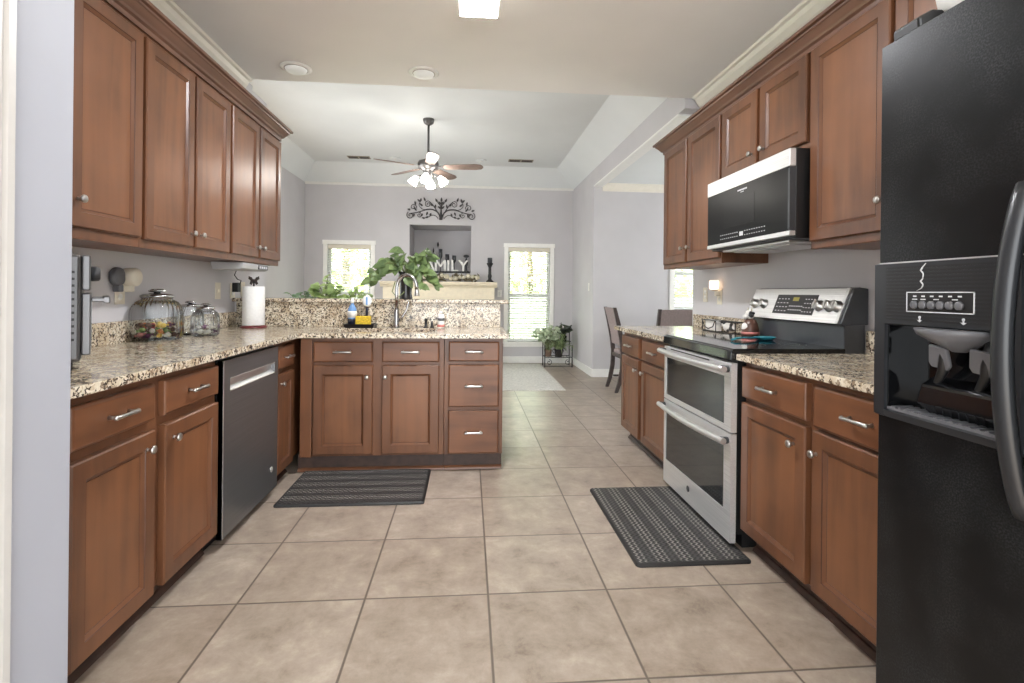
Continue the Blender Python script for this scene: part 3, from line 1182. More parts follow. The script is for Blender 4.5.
for x, lab in ((.155, None), (.245, None)):
    b = B()
    k = b.nv()
    b.prism([(-.020, -.002), (.020, -.002), (.024, -.042), (.018, -.052), (-.018, -.052), (-.024, -.042)], 1, -.004, .005)
    b.xf(Matrix.Translation((x - .004, .004, wz1 - .036)) @ Matrix.Rotation(math.radians(14), 4, 'X') @ Matrix.Rotation(math.radians(8), 4, 'Y'), k)
    pd = b.out('paddle', 'gray', ds, bevel=.003)
    b = B()
    b.tube([(x, .02, wz1 - .015), (x, .012, wz1 - .05), (x - .004, .016, wz1 - .09), (x - .03, .028, wz1 - .12), (x - .034, .03, wz1 - .175)], [.008, .008, .010, .007, .005], 8)
    b.out('paddle_arm', 'black', pd)
b = B()
b.prism([(.03, wz0 + .006), (.0, wz0 + .03), (.012, wz0 + .07), (.045, wz0 + .09), (.045, wz0 + .006)], 0, .10, .29)
b.out('recess_shelf', 'blackglass', ds, bevel=.006)
px0, px1, pz0, pz1 = .091, .244, 1.153, 1.197
b = B()
for a0, a1, c0, c1 in ((px0, px1, pz0, pz0 + .002), (px0, px1, pz1 - .002, pz1), (px0, px0 + .002, pz0, pz1), (px1 - .002, px1, pz0, pz1)):
    b.box(a0, a1, -.0142, -.0125, c0, c1)
for i in range(6):
    x = .112 + i * .0205
    b.box(x - .004, x + .004, -.0142, -.0125, 1.186, 1.189)
for i in (0, 1, 2.5, 4.5):
    x = .112 + i * .0205
    b.box(x - .006, x + .006, -.0142, -.0125, 1.180, 1.182)
b.out('button_legend', 'ink', ds)
B().box(px0 + .002, px1 - .002, -.0136, -.012, pz0 + .002, pz1 - .002).out('button_panel', 'black', ds)
for i in range(6):
    B().lathe([(.0085, 0), (.0085, .004), (.006, .0055), (.001, .0055)], (0, 0, 0), 18).xf(Matrix.Translation((.112 + i * .0205, -.0136, 1.169)) @ Matrix.Rotation(PI / 2, 4, 'X')).out('button', 'gray', ds)
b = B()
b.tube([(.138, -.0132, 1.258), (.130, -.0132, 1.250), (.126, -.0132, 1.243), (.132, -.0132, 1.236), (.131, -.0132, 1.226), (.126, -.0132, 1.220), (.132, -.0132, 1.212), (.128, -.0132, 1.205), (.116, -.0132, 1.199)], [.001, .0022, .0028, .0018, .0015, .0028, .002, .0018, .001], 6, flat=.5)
b.out('reflection_squiggle', 'ltgray', ds)  # squiggle of reflected light on the panel, modelled as a thin pale tube
for i, x in enumerate((.124, .222)):
    b = B()
    b.lathe([(.003, 0), (.003, .001)], (0, 0, 0), 10)
    b.box(-.0015, .0015, -.006, 0, 0, .001)
    b.prism([(-.006, -.006), (0, -.0105), (.006, -.006)], 2, 0, .001)
    b.xf(Matrix.Translation((x, -.0128, 1.142)) @ Matrix.Rotation(PI / 2, 4, 'X'))
    b.out('icon', 'ink', ds)
b = B()
b.box(0, DW1, -.0008, 0.001, dz1, dz1 + .0025)
b.out('silver_line', 'steel_lite', ds)


# bowed door handles
def bow(x, sgn):
    b = B()
    pts, rr = [], []
    zt, zb = 1.385, .805
    for i in range(25):
        u = i / 24
        s = math.sin(PI * u) ** .75
        pts.append((x, -.010 - .046 * s, zt + (zb - zt) * u))
        rr.append(.017)
    b.tube(pts, rr, 10, flat=.8)
    return b


bow(DW1 + .001, 1).out('door_handle', 'fridgetrim', fd)
bow(DW1 + .075, -1).out('door_handle', 'fridgetrim', t)
B().prism([(.02, 1.765), (.015, 1.812), (.05, 1.832), (.15, 1.835), (.18, 1.765)], 0, .012, .085).out('hinge_cover', 'black', t, bevel=.006)
b = B()
b.prism([(-.0, 1.782), (.15, 1.782), (.15, 1.786), (0, 1.786)], 0, .01, DW1)
# white tote on top of the fridge
t = thing('storage_bag', 'rounded white bag lying on top of the refrigerator', 'bag', (FX + .17, FYF - .125, 1.766))
b = B()
b.ball((0, 0, .1), .06, 2.0, 1.6, 1.66, 20, noise=.03)
b.out('bag_body', 'white', t)
b = B()
b.tube([(-.06, 0, .182), (-.04, 0, .205), (0, .01, .21), (.04, 0, .205), (.06, 0, .182)], .006, 7)
b.out('strap', 'gray', t)

# ================================================================== MATS, RUG
def mat(label, x0, x1, y0, y1, rot=False):
    t = thing('floor_mat', label, 'mat', ((x0 + x1) / 2, (y0 + y1) / 2, 0), PI / 2 if rot else 0, 'black rubber floor mats')
    a, c = ((y1 - y0) / 2, (x1 - x0) / 2) if rot else ((x1 - x0) / 2, (y1 - y0) / 2)
    b = B()
    r = .02

    def rr(i, z):
        p = []
        for cx, cy, s in ((a - r, c - r, 0), (-a + r, c - r, 90), (-a + r, -c + r, 180), (a - r, -c + r, 270)):
            for k in range(5):
                an = math.radians(s + k * 22.5)
                p.append((cx + (r - i) * math.cos(an), cy + (r - i) * math.sin(an), z))
        return p
    b.rings([rr(0, 0.0005), rr(0, .008), rr(.008, .015), rr(.016, .0155)], [1, 1, 1, 0])
    b.out('mat_body', ['rubber', 'rubber_edge'], t)


mat('black chevron rubber mat on the floor before the range', .737, 1.262, 2.16, 3.038, True)
mat('black chevron rubber mat on the floor before the sink cabinet', -1.053, -.236, 2.885, 3.43)
t = thing('area_rug', 'pale beige rug on the living room floor before the tall window', 'rug', (0, 0, 0))
B().box(.42, 1.172, 6.18, 8.42, 0.0005, .010).out('rug_pile', 'rug', t, bevel=.003)
B().box(.40, 1.192, 6.16, 8.44, 0.0003, .006).out('rug_binding', 'rug', t)

# ================================================================== CEILING FIXTURES
t = thing('ceiling_light', 'square lit glass flush light on the kitchen ceiling', 'light', (.04, 2.73, KC))
B().box(-.10, .10, -.10, .10, -.03, 0).out('base_plate', 'nickel', t, bevel=.004)
b = B()
R = [(.100, -.03), (.107, -.035), (.107, -.088), (.100, -.095)]
b.rings([[(-s, -s, z), (s, -s, z), (s, s, z), (-s, s, z)] for s, z in R], [0, 0, 0, 1])
b.out('glass_shade', ['frost', 'frost_low'], t)
for i, (x, y, l) in enumerate(((-1.262, 3.83, 'round recessed ceiling light nearest the left wall cabinets'), (-.345, 3.81, 'round recessed ceiling light near the middle of the kitchen ceiling'))):
    t = thing('recessed_light', l, 'light', (x, y, KC), 0, 'recessed kitchen lights')
    B().lathe([(.072, -.001), (.108, -.001), (.110, -.006), (.092, -.011), (.080, -.010), (.072, -.004)], (0, 0, 0), 36).out('trim_ring', 'trimw', t)
    k = B()
    k.lathe([(.080, -.003), (.078, -.012), (.068, -.026), (.045, -.034), (.001, -.036)], (0, 0, 0), 28)
    k.out('lens', 'lens', t)
    B().lathe([(.079, -.0005), (.082, -.013), (.0785, -.013)], (0, 0, 0), 28).out('lens_ring', 'vent', t)


def ceilvent(label, x, y, w, d, kind):
    if kind == 'vent':
        t = thing('ceiling_vent', label, 'vent', (x, y, TZ), 0, 'living room ceiling vents')
        B().box(-w / 2, w / 2, -d / 2, d / 2, -.008, 0).out('vent_frame', 'vent', t)
        b = B()
        for i in range(4):
            yy = -d / 2 + .015 + i * (d - .03) / 4
            for s in (-1, 1):
                b.box(min(s * .012, s * (w / 2 - .015)), max(s * .012, s * (w / 2 - .015)), yy, yy + .02, -.0095, -.008)
        b.out('vent_gap', 'ventd', t)
    else:
        t = thing('smoke_detector', label, 'detector', (x, y, TZ), 0)
        B().lathe([(.085, 0), (.085, -.008), (.07, -.014), (.001, -.015)], (0, 0, 0), 24).out('detector_case', 'ceil2', t)
        B().lathe([(.02, -.014), (.02, -.018), (.001, -.018)], (0, 0, 0), 12).out('detector_button', 'white', t)


ceilvent('tan ceiling vent on the window side left of the fan', -1.68, 7.95, .33, .14, 'vent')
ceilvent('tan ceiling vent on the far side right of the fan', .78, 7.85, .38, .14, 'vent')
ceilvent('round cream ceiling disc just left of the fan', -1.14, 7.93, .1, .1, 'disc')
ceilvent('round cream ceiling disc just right of the fan', .17, 7.9, .1, .1, 'disc')

# fan
t = thing('ceiling_fan', 'pewter ceiling fan with five blades and lit glass shades', 'fan', (-.49, 6.1, TZ))
B().lathe([(.066, 0), (.066, -.02), (.055, -.05), (.022, -.072), (.016, -.075)], (0, 0, 0), 24).out('canopy', 'fanmetal', t)
B().lathe([(.013, -.06), (.013, -.49)], (0, 0, 0), 12).out('downrod', 'fanmetal', t)
B().lathe([(.02, -.46), (.06, -.48), (.115, -.50), (.125, -.53), (.12, -.575), (.07, -.60), (.06, -.62), (.06, -.66), (.05, -.69), (.02, -.70)], (0, 0, 0), 32).out('motor', 'fanmetal', t)
for i in range(5):
    an = math.radians(-80 + 72 * i)
    mx = Matrix.Translation((0, 0, -.565)) @ Matrix.Rotation(an, 4, 'Z') @ Matrix.Rotation(math.radians(-12), 4, 'X')
    b = B()
    out = [(.20, -.055), (.56, -.070), (.625, -.055), (.65, -.02), (.65, .02), (.625, .055), (.56, .070), (.20, .055), (.175, 0)]
    b.rings([[(p[0], p[1], -.004) for p in out], [(p[0], p[1], .004) for p in out]], [0, 0])
    b.xf(mx)
    bl = b.out('blade', 'fanblade', t)
    b = B()
    b.rings([[(.10, -.015, 0), (.10, .015, 0), (.10, .015, .006), (.10, -.015, .006)], [(.17, -.02, .002), (.17, .02, .002), (.17, .02, .010), (.17, -.02, .010)],
             [(.25, -.035, .004), (.25, .035, .004), (.25, .035, .009), (.25, -.035, .009)]], [0, 0, 0])
    b.xf(mx)
    b.out('blade_iron', 'fanmetal', bl)
for i, an in enumerate((-95, -5, 85, 175)):
    a = math.radians(an)
    d = Vector((math.cos(a), math.sin(a), 0))
    b = B()
    c0 = Vector((0, 0, -.67))
    b.tube([c0 + d * .04, c0 + d * .09 + Vector((0, 0, .005)), c0 + d * .137 + Vector((0, 0, -.014))], .010, 8)
    ar = b.out('light_arm', 'fanmetal', t)
    b = B()
    b.lathe([(.024, 0), (.030, -.02), (.044, -.055), (.056, -.098), (.054, -.101), (.001, -.09)], (0, 0, 0), 20)
    b.xf(Matrix.Translation(c0 + d * .135 + Vector((0, 0, -.010))) @ Matrix.Rotation(a, 4, 'Z') @ Matrix.Rotation(math.radians(-34), 4, 'Y'))
    b.out('lamp_shade', 'bulb', ar)

# ================================================================== FAR WALL: mantel, niche, art
t = thing('fireplace_mantel', 'cream fireplace mantel under the wall niche', 'fireplace', (-.478, FY, 0))
B().prism([(-.30, 1.352), (-.30, 1.33), (-.285, 1.318), (-.285, 1.305), (-.255, 1.288), (-.235, 1.262), (0, 1.262), (0, 1.352)], 0, -.94, .94).out('mantel_shelf', 'mantel', t, bevel=.003)
b = B()
b.box(-.90, -.58, -.215, 0, 0, 1.262)
b.box(.58, .90, -.215, 0, 0, 1.262)
b.box(-.58, .58, -.215, 0, .95, 1.262)
o = b.out('surround', 'mantel', t, bevel=.003)
B().box(-.58, .58, -.16, -.02, 0, .95).out('firebox', 'black', t)

# niche shelf and decor
t = thing('niche_shelf', 'black ledge along the bottom of the wall niche', 'shelf', ((NI[0] + NI[1]) / 2, FY + .10, 1.50))
B().box(-.50, .50, -.09, .30, .0, .028).out('shelf_board', 'blackm', t, bevel=.003)
B().box(-.50, .50, -.095, -.085, -.004, .034).out('shelf_lip', 'blackm', t, bevel=.002)
NZ = 1.529
for ch, u, h in (('F', -.79, .20), ('A', -.655, .19), ('M', -.475, .19), ('I', -.345, .19), ('L', -.245, .19), ('Y', -.095, .19)):
    cu = bpy.data.curves.new('letter', 'FONT')
    cu.body = ch
    cu.size = h / .70
    cu.extrude = .012
    cu.align_x = 'CENTER'
    cu.materials.append(M['white'])
    cu.bevel_depth = .003
    tmp = bpy.data.objects.new('letter_outline', cu)
    COL.objects.link(tmp)
    bpy.context.view_layer.update()
    me = bpy.data.meshes.new_from_object(tmp.evaluated_get(bpy.context.evaluated_depsgraph_get()))
    bpy.data.objects.remove(tmp)
    o = bpy.data.objects.new('decor_letter', me)
    COL.objects.link(o)
    o.location = (u, FY + .06, NZ + .004)
    o.rotation_euler = (PI / 2, 0, 0)
    tag(o, 'white standing block letter %s on the niche ledge' % ch, 'letter', 'white letters on the niche ledge')


def goblet(label, x, y, h, r=.032):
    t = thing('candle_holder', label, 'candle holder', (x, y, NZ), 0, 'dark goblets in the niche')
    B().lathe([(r, 0), (r, .008), (.008, .018), (.006, h * .5), (.012, h * .56), (r, h * .66), (r * 1.08, h), (r * .95, h), (r * .85, h * .70), (.001, h * .66)], (0, 0, 0), 16).out('goblet', 'dkgray', t)
    B().lathe([(r * .8, h * .7), (r * .8, h * .93), (.001, h * .93)], (0, 0, 0), 14).out('candle', 'cream', t)


for x, h, l in ((-.60, .30, 'shorter dark goblet behind the standing letter A'), (-.485, .385, 'tallest dark goblet behind the standing letter M'), (-.37, .30, 'dark goblet behind the standing letter I'), (-.25, .28, 'dark goblet behind the standing letter L')):
    goblet(l, x, FY + .20, h)
t = thing('figurine', 'dark slender figurine at the right end of the niche ledge', 'figurine', (-.045, FY + .18, NZ))
B().lathe([(.04, 0), (.04, .015), (.015, .03), (.02, .10), (.032, .16), (.018, .21), (.008, .24)], (0, 0, 0), 14).out('figure', 'dkgray', t)
B().ball((0, 0, .27), .032, 1.6, 1, .8, 12).out('figure_head', 'dkgray', t)
for x, z, l in ((-.64, 1.93, 'small dark hanging ornament lower in the wall niche'), (-.56, 2.04, 'small dark hanging ornament higher in the wall niche')):
    b = B()
    b.lathe([(.001, -.05), (.014, -.02), (.016, .0), (.006, .04), (.001, .05)], (x, FY + .735, z), 12)
    b.tube([(x, FY + .74, z + .04), (x, FY + .75, z + .06)], .002, 5)
    tag(b.out('hanging_ornament', 'blackm'), l, 'ornament')

# mantel decor
t = thing('candlestick', 'dark turned candlestick on the right end of the mantel', 'candlestick', (.345, FY - .15, 1.352))
B().lathe([(.062, 0), (.062, .02), (.04, .035), (.026, .06), (.034, .10), (.024, .14), (.024, .24), (.036, .27), (.052, .30), (.055, .315), (.001, .315)], (0, 0, 0), 20).out('stick', 'blackm', t)
B().lathe([(.04, .315), (.04, .40), (.036, .405), (.001, .403)], (0, 0, 0), 18).out('candle', 'dkgray', t)
t = thing('garland', 'cream and brown flower garland lying along the mantel', 'garland', (-.35, FY - .14, 1.352))
M['petal'] = plain('cream_petals', (214, 206, 184), 0.8, noise=0.08)
M['dryleaf'] = plain('dried_leaves', (120, 110, 88), 0.8, noise=0.15)
b = B()
for i in range(150):
    x = random.uniform(-.62, .52)
    c = Vector((x, random.uniform(-.06, .06), random.uniform(.02, .14) * (1 - abs(x) * .35)))
    d = Vector((random.uniform(-1, 1), random.uniform(-1, 1), random.uniform(-.3, .8))).normalized()
    e2 = d.orthogonal().normalized()
    b.face([c - d * .04, c + e2 * .022, c + d * .05, c - e2 * .022])
b.out('dried_leaf_spray', 'dryleaf', t)
for i in range(16):
    x = -.58 + i * .071
    b = B()
    c = Vector((x, random.uniform(-.07, -.01), random.uniform(.05, .11)))
    r = random.uniform(.032, .05)
    b.ball(c, r, 1, 1, .85, 12, noise=.14)
    b.out('blossom', 'petal', t)

# scrolled tree wall art
AX, AZ = -.470, 2.384
t = thing('wall_art', 'dark wrought metal tree scroll hung above the wall niche', 'wall art', (AX, FY - .02, AZ))


def spiral(cx, cz, r0, turns, a0, sgn):
    n = int(22 * abs(turns))
    pts = []
    for i in range(n + 1):
        u = i / n
        r = r0 * (1 - .8 * u)
        a = math.radians(a0) + sgn * 2 * PI * turns * u
        pts.append((cx + r * math.cos(a), 0, cz + r * math.sin(a)))
    return pts


def bez(p0, p1, p2, p3, n=14):
    r = []
    for i in range(n + 1):
        u = i / n
        q = [(1 - u) ** 3 * p0[k] + 3 * u * (1 - u) ** 2 * p1[k] + 3 * u * u * (1 - u) * p2[k] + u ** 3 * p3[k] for k in range(2)]
        r.append((q[0], 0, q[1]))
    return r


def leaf2d(b, x, z, ang, L, w):
    a = math.radians(ang)
    ca, sa = math.cos(a), math.sin(a)
    o = [(0, 0), (.3 * L, w), (.65 * L, w * .8), (L, 0), (.65 * L, -w * .8), (.3 * L, -w)]
    q = [(x + p[0] * ca - p[1] * sa, z + p[0] * sa + p[1] * ca) for p in o]
    b.rings([[(p[0], -.004, p[1]) for p in q], [(p[0], .004, p[1]) for p in q]], [0, 0])


bs, bl = B(), B()
for s in (-1, 1):
    def mir(pts):
        return [(s * p[0], p[1], p[2]) for p in pts]
    bs.tube(mir(bez((.01, .0), (.02, .12), (.10, .20), (.26, .16))), [.014] + [.011] * 14, 6)
    bs.tube(mir(bez((.12, .165), (.22, .20), (.36, .10), (.50, .10))), .008, 6)
    bs.tube(mir(bez((.02, .07), (.10, .18), (.13, .26), (.20, .30))), .008, 6)
    bs.tube(mir(spiral(.215, .255, .055, 1.4, 100, -1)), .006, 6)
    bs.tube(mir(spiral(.505, .065, .062, 1.4, 60, -1)), .007, 6)
    bs.tube(mir(spiral(.455, .20, .055, 1.3, 200, -1)), .006, 6)
    bs.tube(mir(spiral(.36, .07, .045, 1.3, 90, 1)), .006, 6)
    bs.tube(mir(bez((.26, .16), (.34, .17), (.40, .24), (.34, .29))), .006, 6)
    bs.tube(mir(bez((.05, .02), (.10, .10), (.16, .08), (.20, .04))), .006, 6)
    for x, z, a, L in ((.10, .19, 100, .07), (.14, .22, 60, .07), (.26, .30, 70, .08), (.30, .22, 40, .08), (.34, .29, 100, .07), (.34, .29, 40, .07), (.40, .14, 50, .08), (.30, .10, -60, .07),
                       (.22, .13, -70, .07), (.44, .10, -80, .07), (.20, .05, -20, .07), (.42, .24, 80, .07), (.50, .15, 20, .06), (.26, .02, 10, .06), (.16, .11, -60, .06)):
        leaf2d(bl, s * x, z, a if s > 0 else 180 - a, L, .016)
bs.tube([(-.012, 0, 0), (0, 0, .10), (0, 0, .20), (.004, 0, .30)], [.020, .016, .011, .007], 6)
bs.tube(bez((0, .20), (.02, .26), (.05, .26), (.06, .30)), .006, 6)
bs.tube(bez((0, .20), (-.02, .26), (-.05, .26), (-.06, .30)), .006, 6)
for x, z, a in ((.004, .30, 90), (0, .25, 50), (0, .25, 130), (.06, .29, 60), (-.06, .29, 120), (0, .18, 40), (0, .18, 140)):
    leaf2d(bl, x, z, a, .075, .018)
bs.out('branches', 'ironwork', t)
bl.out('leaves', 'ironwork', t)


# ================================================================== wall plates
def plate(label, pos, face, cat='outlet', kind='outlet', mat='cream'):
    """face: +1 looks to +X (left wall), -1 looks to -X (right wall), 0 looks to -Y"""
    rz = {1: RL, -1: RR, 0: 0}[face]
    t = thing('wall_' + ('switch_plate' if kind == 'switch' else 'outlet'), label, cat, pos, rz)
    B().box(-.036, .036, -.006, 0, -.058, .058).out('plate', mat, t, bevel=.002)
    if kind == 'switch':
        B().box(-.005, .005, -.014, -.006, -.010, .010).out('toggle', mat, t, bevel=.002)
    else:
        b = B()
        for z in (-.02, .02):
            b.lathe([(.016, 0), (.016, .002), (.001, .002)], (0, 0, 0), 16)
        vs = list(b.bm.verts)
        h = len(vs) // 2
        for i, v in enumerate(vs):
            v.co = Matrix.Translation((0, -.006, -.02 if i < h else .02)) @ Matrix.Rotation(PI / 2, 4, 'X') @ v.co
        b.out('socket', 'white', t)
    return t


XW = LW + .0005
plate('cream wall outlet behind the two round air fresheners', (XW, 2.745, 1.165), 1)
plate('cream wall switch plate between the jars and paper towel roll', (XW, 3.76, 1.178), 1, 'switch', 'switch')
plate('cream wall outlet with a black charger plugged in', (XW, 3.985, 1.178), 1)
plate('cream wall switch plate tucked behind the paper towel roll', (XW, 4.16, 1.19), 1, 'switch', 'switch')
XW = RW - .0005
plate('cream wall outlet left of the lit night light', (XW, 3.97, 1.185), -1)
plate('cream wall outlet beneath the lit night light', (XW, 3.735, 1.17), -1)
plate('white double switch plate on the wall by the dining nook corner', (LR - .0005, 7.40, 1.28), -1, 'switch', 'switch', 'white')
plate('white wall outlet beside the right end of the mantel', (.52, FY - .0005, 1.17), 0, mat='white')

# air fresheners
for y, mt, l in ((2.70, 'gray', 'round grey plug in air freshener on the left wall'), (2.785, 'cream', 'round cream plug in air freshener on the left wall')):
    t = thing('air_freshener', l, 'air freshener', (LW + .009, y, 1.245), RL)
    b = B()
    k = 1.0 if mt == 'cream' else .45
    b.lathe([(.046, 0), (.048, .012 * k), (.046, .050 * k), (.040, .056 * k), (.001, .057 * k)], (0, 0, 0), 28)
    b.xf(Matrix.Rotation(PI / 2, 4, 'X'))
    b.out('case', mt, t)
    B().box(-.018, .018, -.032, 0, -.075, -.04).out('plug_body', mt, t, bevel=.005)

# night light
t = thing('night_light', 'lit night light with small glass shade plugged into right wall', 'night light', (RW - .008, 3.735, 1.195), RR)
B().box(-.018, .018, -.03, 0, -.02, .02).out('plug_body', 'cream', t, bevel=.004)
B().lathe([(.024, .02), (.018, .028), (.012, .032)], (0, -.035, 0), 16).out('shade_ring', 'vent', t)
M['nightbulb'] = glow('lit_night_light_glass', (255, 224, 190), 0.5)
B().lathe([(.020, .028), (.034, .036), (.036, .09), (.030, .10), (.001, .10)], (0, -.040, 0), 18).out('glass_shade', 'nightbulb', t)

# charger with wire
t = thing('phone_charger', 'small black charger plugged in under the left wall cabinet', 'charger', (LW + .009, 3.985, 1.205), RL)
B().box(-.022, .022, -.045, 0, -.035, .035).out('charger_body', 'black', t, bevel=.004)
B().tube([(0, -.045, .02), (-.01, -.06, .05), (-.05, -.05, .06), (-.075, -.04, .09), (-.06, -.05, .13), (-.03, -.06, .162)], .0035, 6).out('wire', 'black', t)

# under-cabinet radio
t = thing('under_cabinet_radio', 'grey radio mounted under the left wall cabinet end', 'radio', (-1.55, 3.60, 1.372), RL)
b = B()
b.prism([(-.09, -.005), (-.095, -.02), (-.09, -.045), (-.07, -.052), (.10, -.052), (.11, -.005)], 0, -.15, .27)
b.out('radio_case', 'ltgray', t, bevel=.004)
B().box(.09, .25, -.098, -.09, -.042, -.014).out('radio_display', 'dkgray', t)
b = B()
for i in range(4):
    b.box(.10 + i * .036, .125 + i * .036, -.0995, -.098, -.036, -.020)
b.out('radio_keys', 'ink', t)
b = B()
for x in (-.08, .02, .12):
    b.box(x, x + .02, -.06, .06, -.006, 0)
b.out('mounting_foot', 'black', t)

# ================================================================== LEFT COUNTER OBJECTS
CT = .9145
# toaster oven, turned towards the kitchen's far end
t = thing('toaster_oven', 'steel and black toaster oven at the near end of left counter', 'toaster oven', (-1.248, 1.79, CT), math.radians(90 + 34.2))
TWd, TDp = .42, .30


def tbox(b, x0, x1, y0, y1, z0, z1):
    b.box(x0, x1, y0, y1, z0, z1)
    return b


tbox(B(), 0, TWd, .012, TDp, .03, .385).out('case', 'steel_dark', t, bevel=.012)
b = B()
for i in range(11):
    b.box(-.001, 0, .03, .10, .10 + i * .022, .108 + i * .022)
b.out('side_vent', 'black', t)
o = tbox(B(), .004, TWd - .004, -.012, .012, .052, .255).out('door', 'steel_dark', t, bevel=.004)
B().box(.03, TWd - .03, -.0135, -.012, .08, .23).out('door_glass', 'ovenglass', o)
b = B()
b.box(.03, TWd - .03, -.062, -.044, .222, .244)
b.box(.03, .045, -.05, -.012, .226, .240)
b.box(TWd - .045, TWd - .03, -.05, -.012, .226, .240)
b.out('door_handle', 'steel_dark', o, bevel=.003)
B().box(.0, TWd, -.010, .012, .265, .38).out('control_panel', 'steel_dark', t, bevel=.004)
for x in (.07, .21, .35):
    b = B()
    b.lathe([(.024, 0), (.022, .022), (.018, .026), (.001, .026)], (0, 0, 0), 18)
    b.xf(Matrix.Translation((x, -.010, .322)) @ Matrix.Rotation(PI / 2, 4, 'X'))
    b.out('dial', 'dkgray', t)
for x in (.04, TWd - .04):
    for y in (.05, TDp - .05):
        B().lathe([(.014, 0), (.016, .03)], (x, y, 0), 12).out('foot', 'black', t)


# glass jars
def jar(label, x, y, r, h, lidr):
    t = thing('glass_jar', label, 'jar', (x, y, CT))
    b = B()
    prof = [(r * .80, 0), (r * .92, .006), (r, .03), (r, h * .62), (r * .95, h * .74), (r * .80, h * .86), (lidr * .97, h * .92), (lidr * .97, h * .97),
            (lidr * .92, h * .97)]
    b.lathe(prof, (0, 0, 0), 144, rib=.018, nrib=30)
    b.out('jar_body', 'jar', t)
    ld = B().lathe([(lidr, h * .955), (lidr * 1.06, h * .965), (lidr * 1.06, h * 1.01), (lidr * .9, h * 1.04), (lidr * .5, h * 1.06), (.001, h * 1.06)], (0, 0, 0), 32).out('lid', 'chrome', t)
    b = B()
    b.lathe([(lidr * .22, h * 1.055), (lidr * .20, h * 1.075), (lidr * .50, h * 1.09), (lidr * .56, h * 1.12), (lidr * .36, h * 1.155), (.001, h * 1.165)], (0, 0, 0), 48, rib=.14, nrib=6)
    b.out('lid_knob', 'chrome', ld)
    return t


J1 = (-1.655, 2.88, .120, .235)
jar('largest ribbed glass jar holding wrapped candy on left counter', J1[0], J1[1], J1[2], J1[3], .072)
J2 = (-1.655, 3.21, .070, .175)
jar('empty ribbed glass jar set back against the wall splash', J2[0], J2[1], J2[2], J2[3], .052)
J3 = (-1.53, 3.13, .074, .165)
jar('small ribbed glass jar with white and purple candies in it', J3[0], J3[1], J3[2], J3[3], .047)

CC = {'red': (150, 38, 40), 'orange': (206, 122, 48), 'yellow': (214, 182, 82), 'brown': (88, 56, 40), 'purple': (92, 44, 74), 'white': (226, 220, 208), 'green': (112, 136, 70), 'pink': (208, 138, 132)}
for k, c in CC.items():
    M['candy_' + k] = plain('candy_' + k, c, 0.3, noise=0.08)


def candy(c, loc, rot, group, label):
    t = thing('candy', label, 'candy', loc, 0, group)
    t.rotation_euler = rot
    b = B()
    b.ball((0, 0, 0), .013, 1.25, 1, 1, 10)
    b.out('sweet', 'candy_' + c, t)
    for s in (-1, 1):
        b = B()
        n = 8
        r0 = [(s * .013, .003 * math.cos(2 * PI * k / n), .003 * math.sin(2 * PI * k / n)) for k in range(n)]
        r1 = [(s * .026, .010 * math.cos(2 * PI * k / n), .004 * math.sin(2 * PI * k / n) + .003 * (-1) ** k) for k in range(n)]
        b.rings([r0, r1], [0, 0])
        b.out('wrapper_twist', 'candy_' + c, t)


keys = list(CC)
placed = []
for layer, (z, rmax, cnt) in enumerate(((.031, .088, 16), (.054, .086, 15), (.080, .078, 10))):
    for i in range(cnt):
        for tr in range(60):
            a = random.uniform(0, 2 * PI)
            rr = rmax * math.sqrt(random.uniform(.05, 1))
            p = Vector((J1[0] + rr * math.cos(a), J1[1] + rr * math.sin(a), CT + z + random.uniform(-.003, .003)))
            if all((p - q).length > .030 for q in placed):
                placed.append(p)
                c = random.choice(keys)
                candy(c, p, (random.uniform(-.3, .3), random.uniform(-.3, .3), random.uniform(0, PI)), c + ' candies in the big glass jar', c + ' wrapped candy in the largest glass jar')
                break
placed = []
for i in range(9):
    for tr in range(60):
        a = random.uniform(0, 2 * PI)
        rr = .044 * math.sqrt(random.uniform(0, 1))
        p = Vector((J3[0] + rr * math.cos(a), J3[1] + rr * math.sin(a), CT + .027 + (i // 6) * .025))
        if all((p - q).length > .029 for q in placed):
            placed.append(p)
            c = ('white', 'purple', 'white')[i % 3]
            candy(c, p, (0, 0, random.uniform(0, PI)), c + ' candies in the small glass jar', c + ' wrapped candy in the small glass jar')
            break

# paper towel
t = thing('paper_towel_holder', 'paper towel stand with red base and butterfly finial', 'towel holder', (-1.545, 3.84, CT))
M['redbase'] = plain('red_brown_enamel', (110, 48, 50), 0.35, noise=0.08)
B().lathe([(.088, 0), (.090, .006), (.084, .014), (.03, .018), (.001, .018)], (0, 0, 0), 36).out('base', 'redbase', t)
B().lathe([(.006, .015), (.006, .335)], (0, 0, 0), 10).out('rod', 'blackm', t)
b = B()
for s in (-1, 1):
    for q in ([(0, .335), (.014, .362), (.036, .372), (.038, .352), (.022, .338)], [(0, .335), (.022, .338), (.030, .318), (.016, .308)]):
        b.rings([[(s * p[0], -.002, p[1]) for p in q], [(s * p[0], .002, p[1]) for p in q]], [0, 0])
b.tube([(0, 0, .312), (0, 0, .352)], .0045, 8)
b.out('butterfly_finial', 'chairwood', t)
t = thing('paper_towel_roll', 'white paper towel roll standing on the left counter', 'paper towel', (-1.545, 3.84, CT + .0185))
b = B()
b.lathe([(.019, 0), (.073, 0), (.074, .002), (.074, .277), (.073, .279), (.019, .279), (.019, .0)], (0, 0, 0), 40)
b.out('roll', 'paper', t)
B().lathe([(.0188, .001), (.0188, .278), (.0165, .278), (.0165, .001)], (0, 0, 0), 20).out('cardboard_core', 'vent', t)

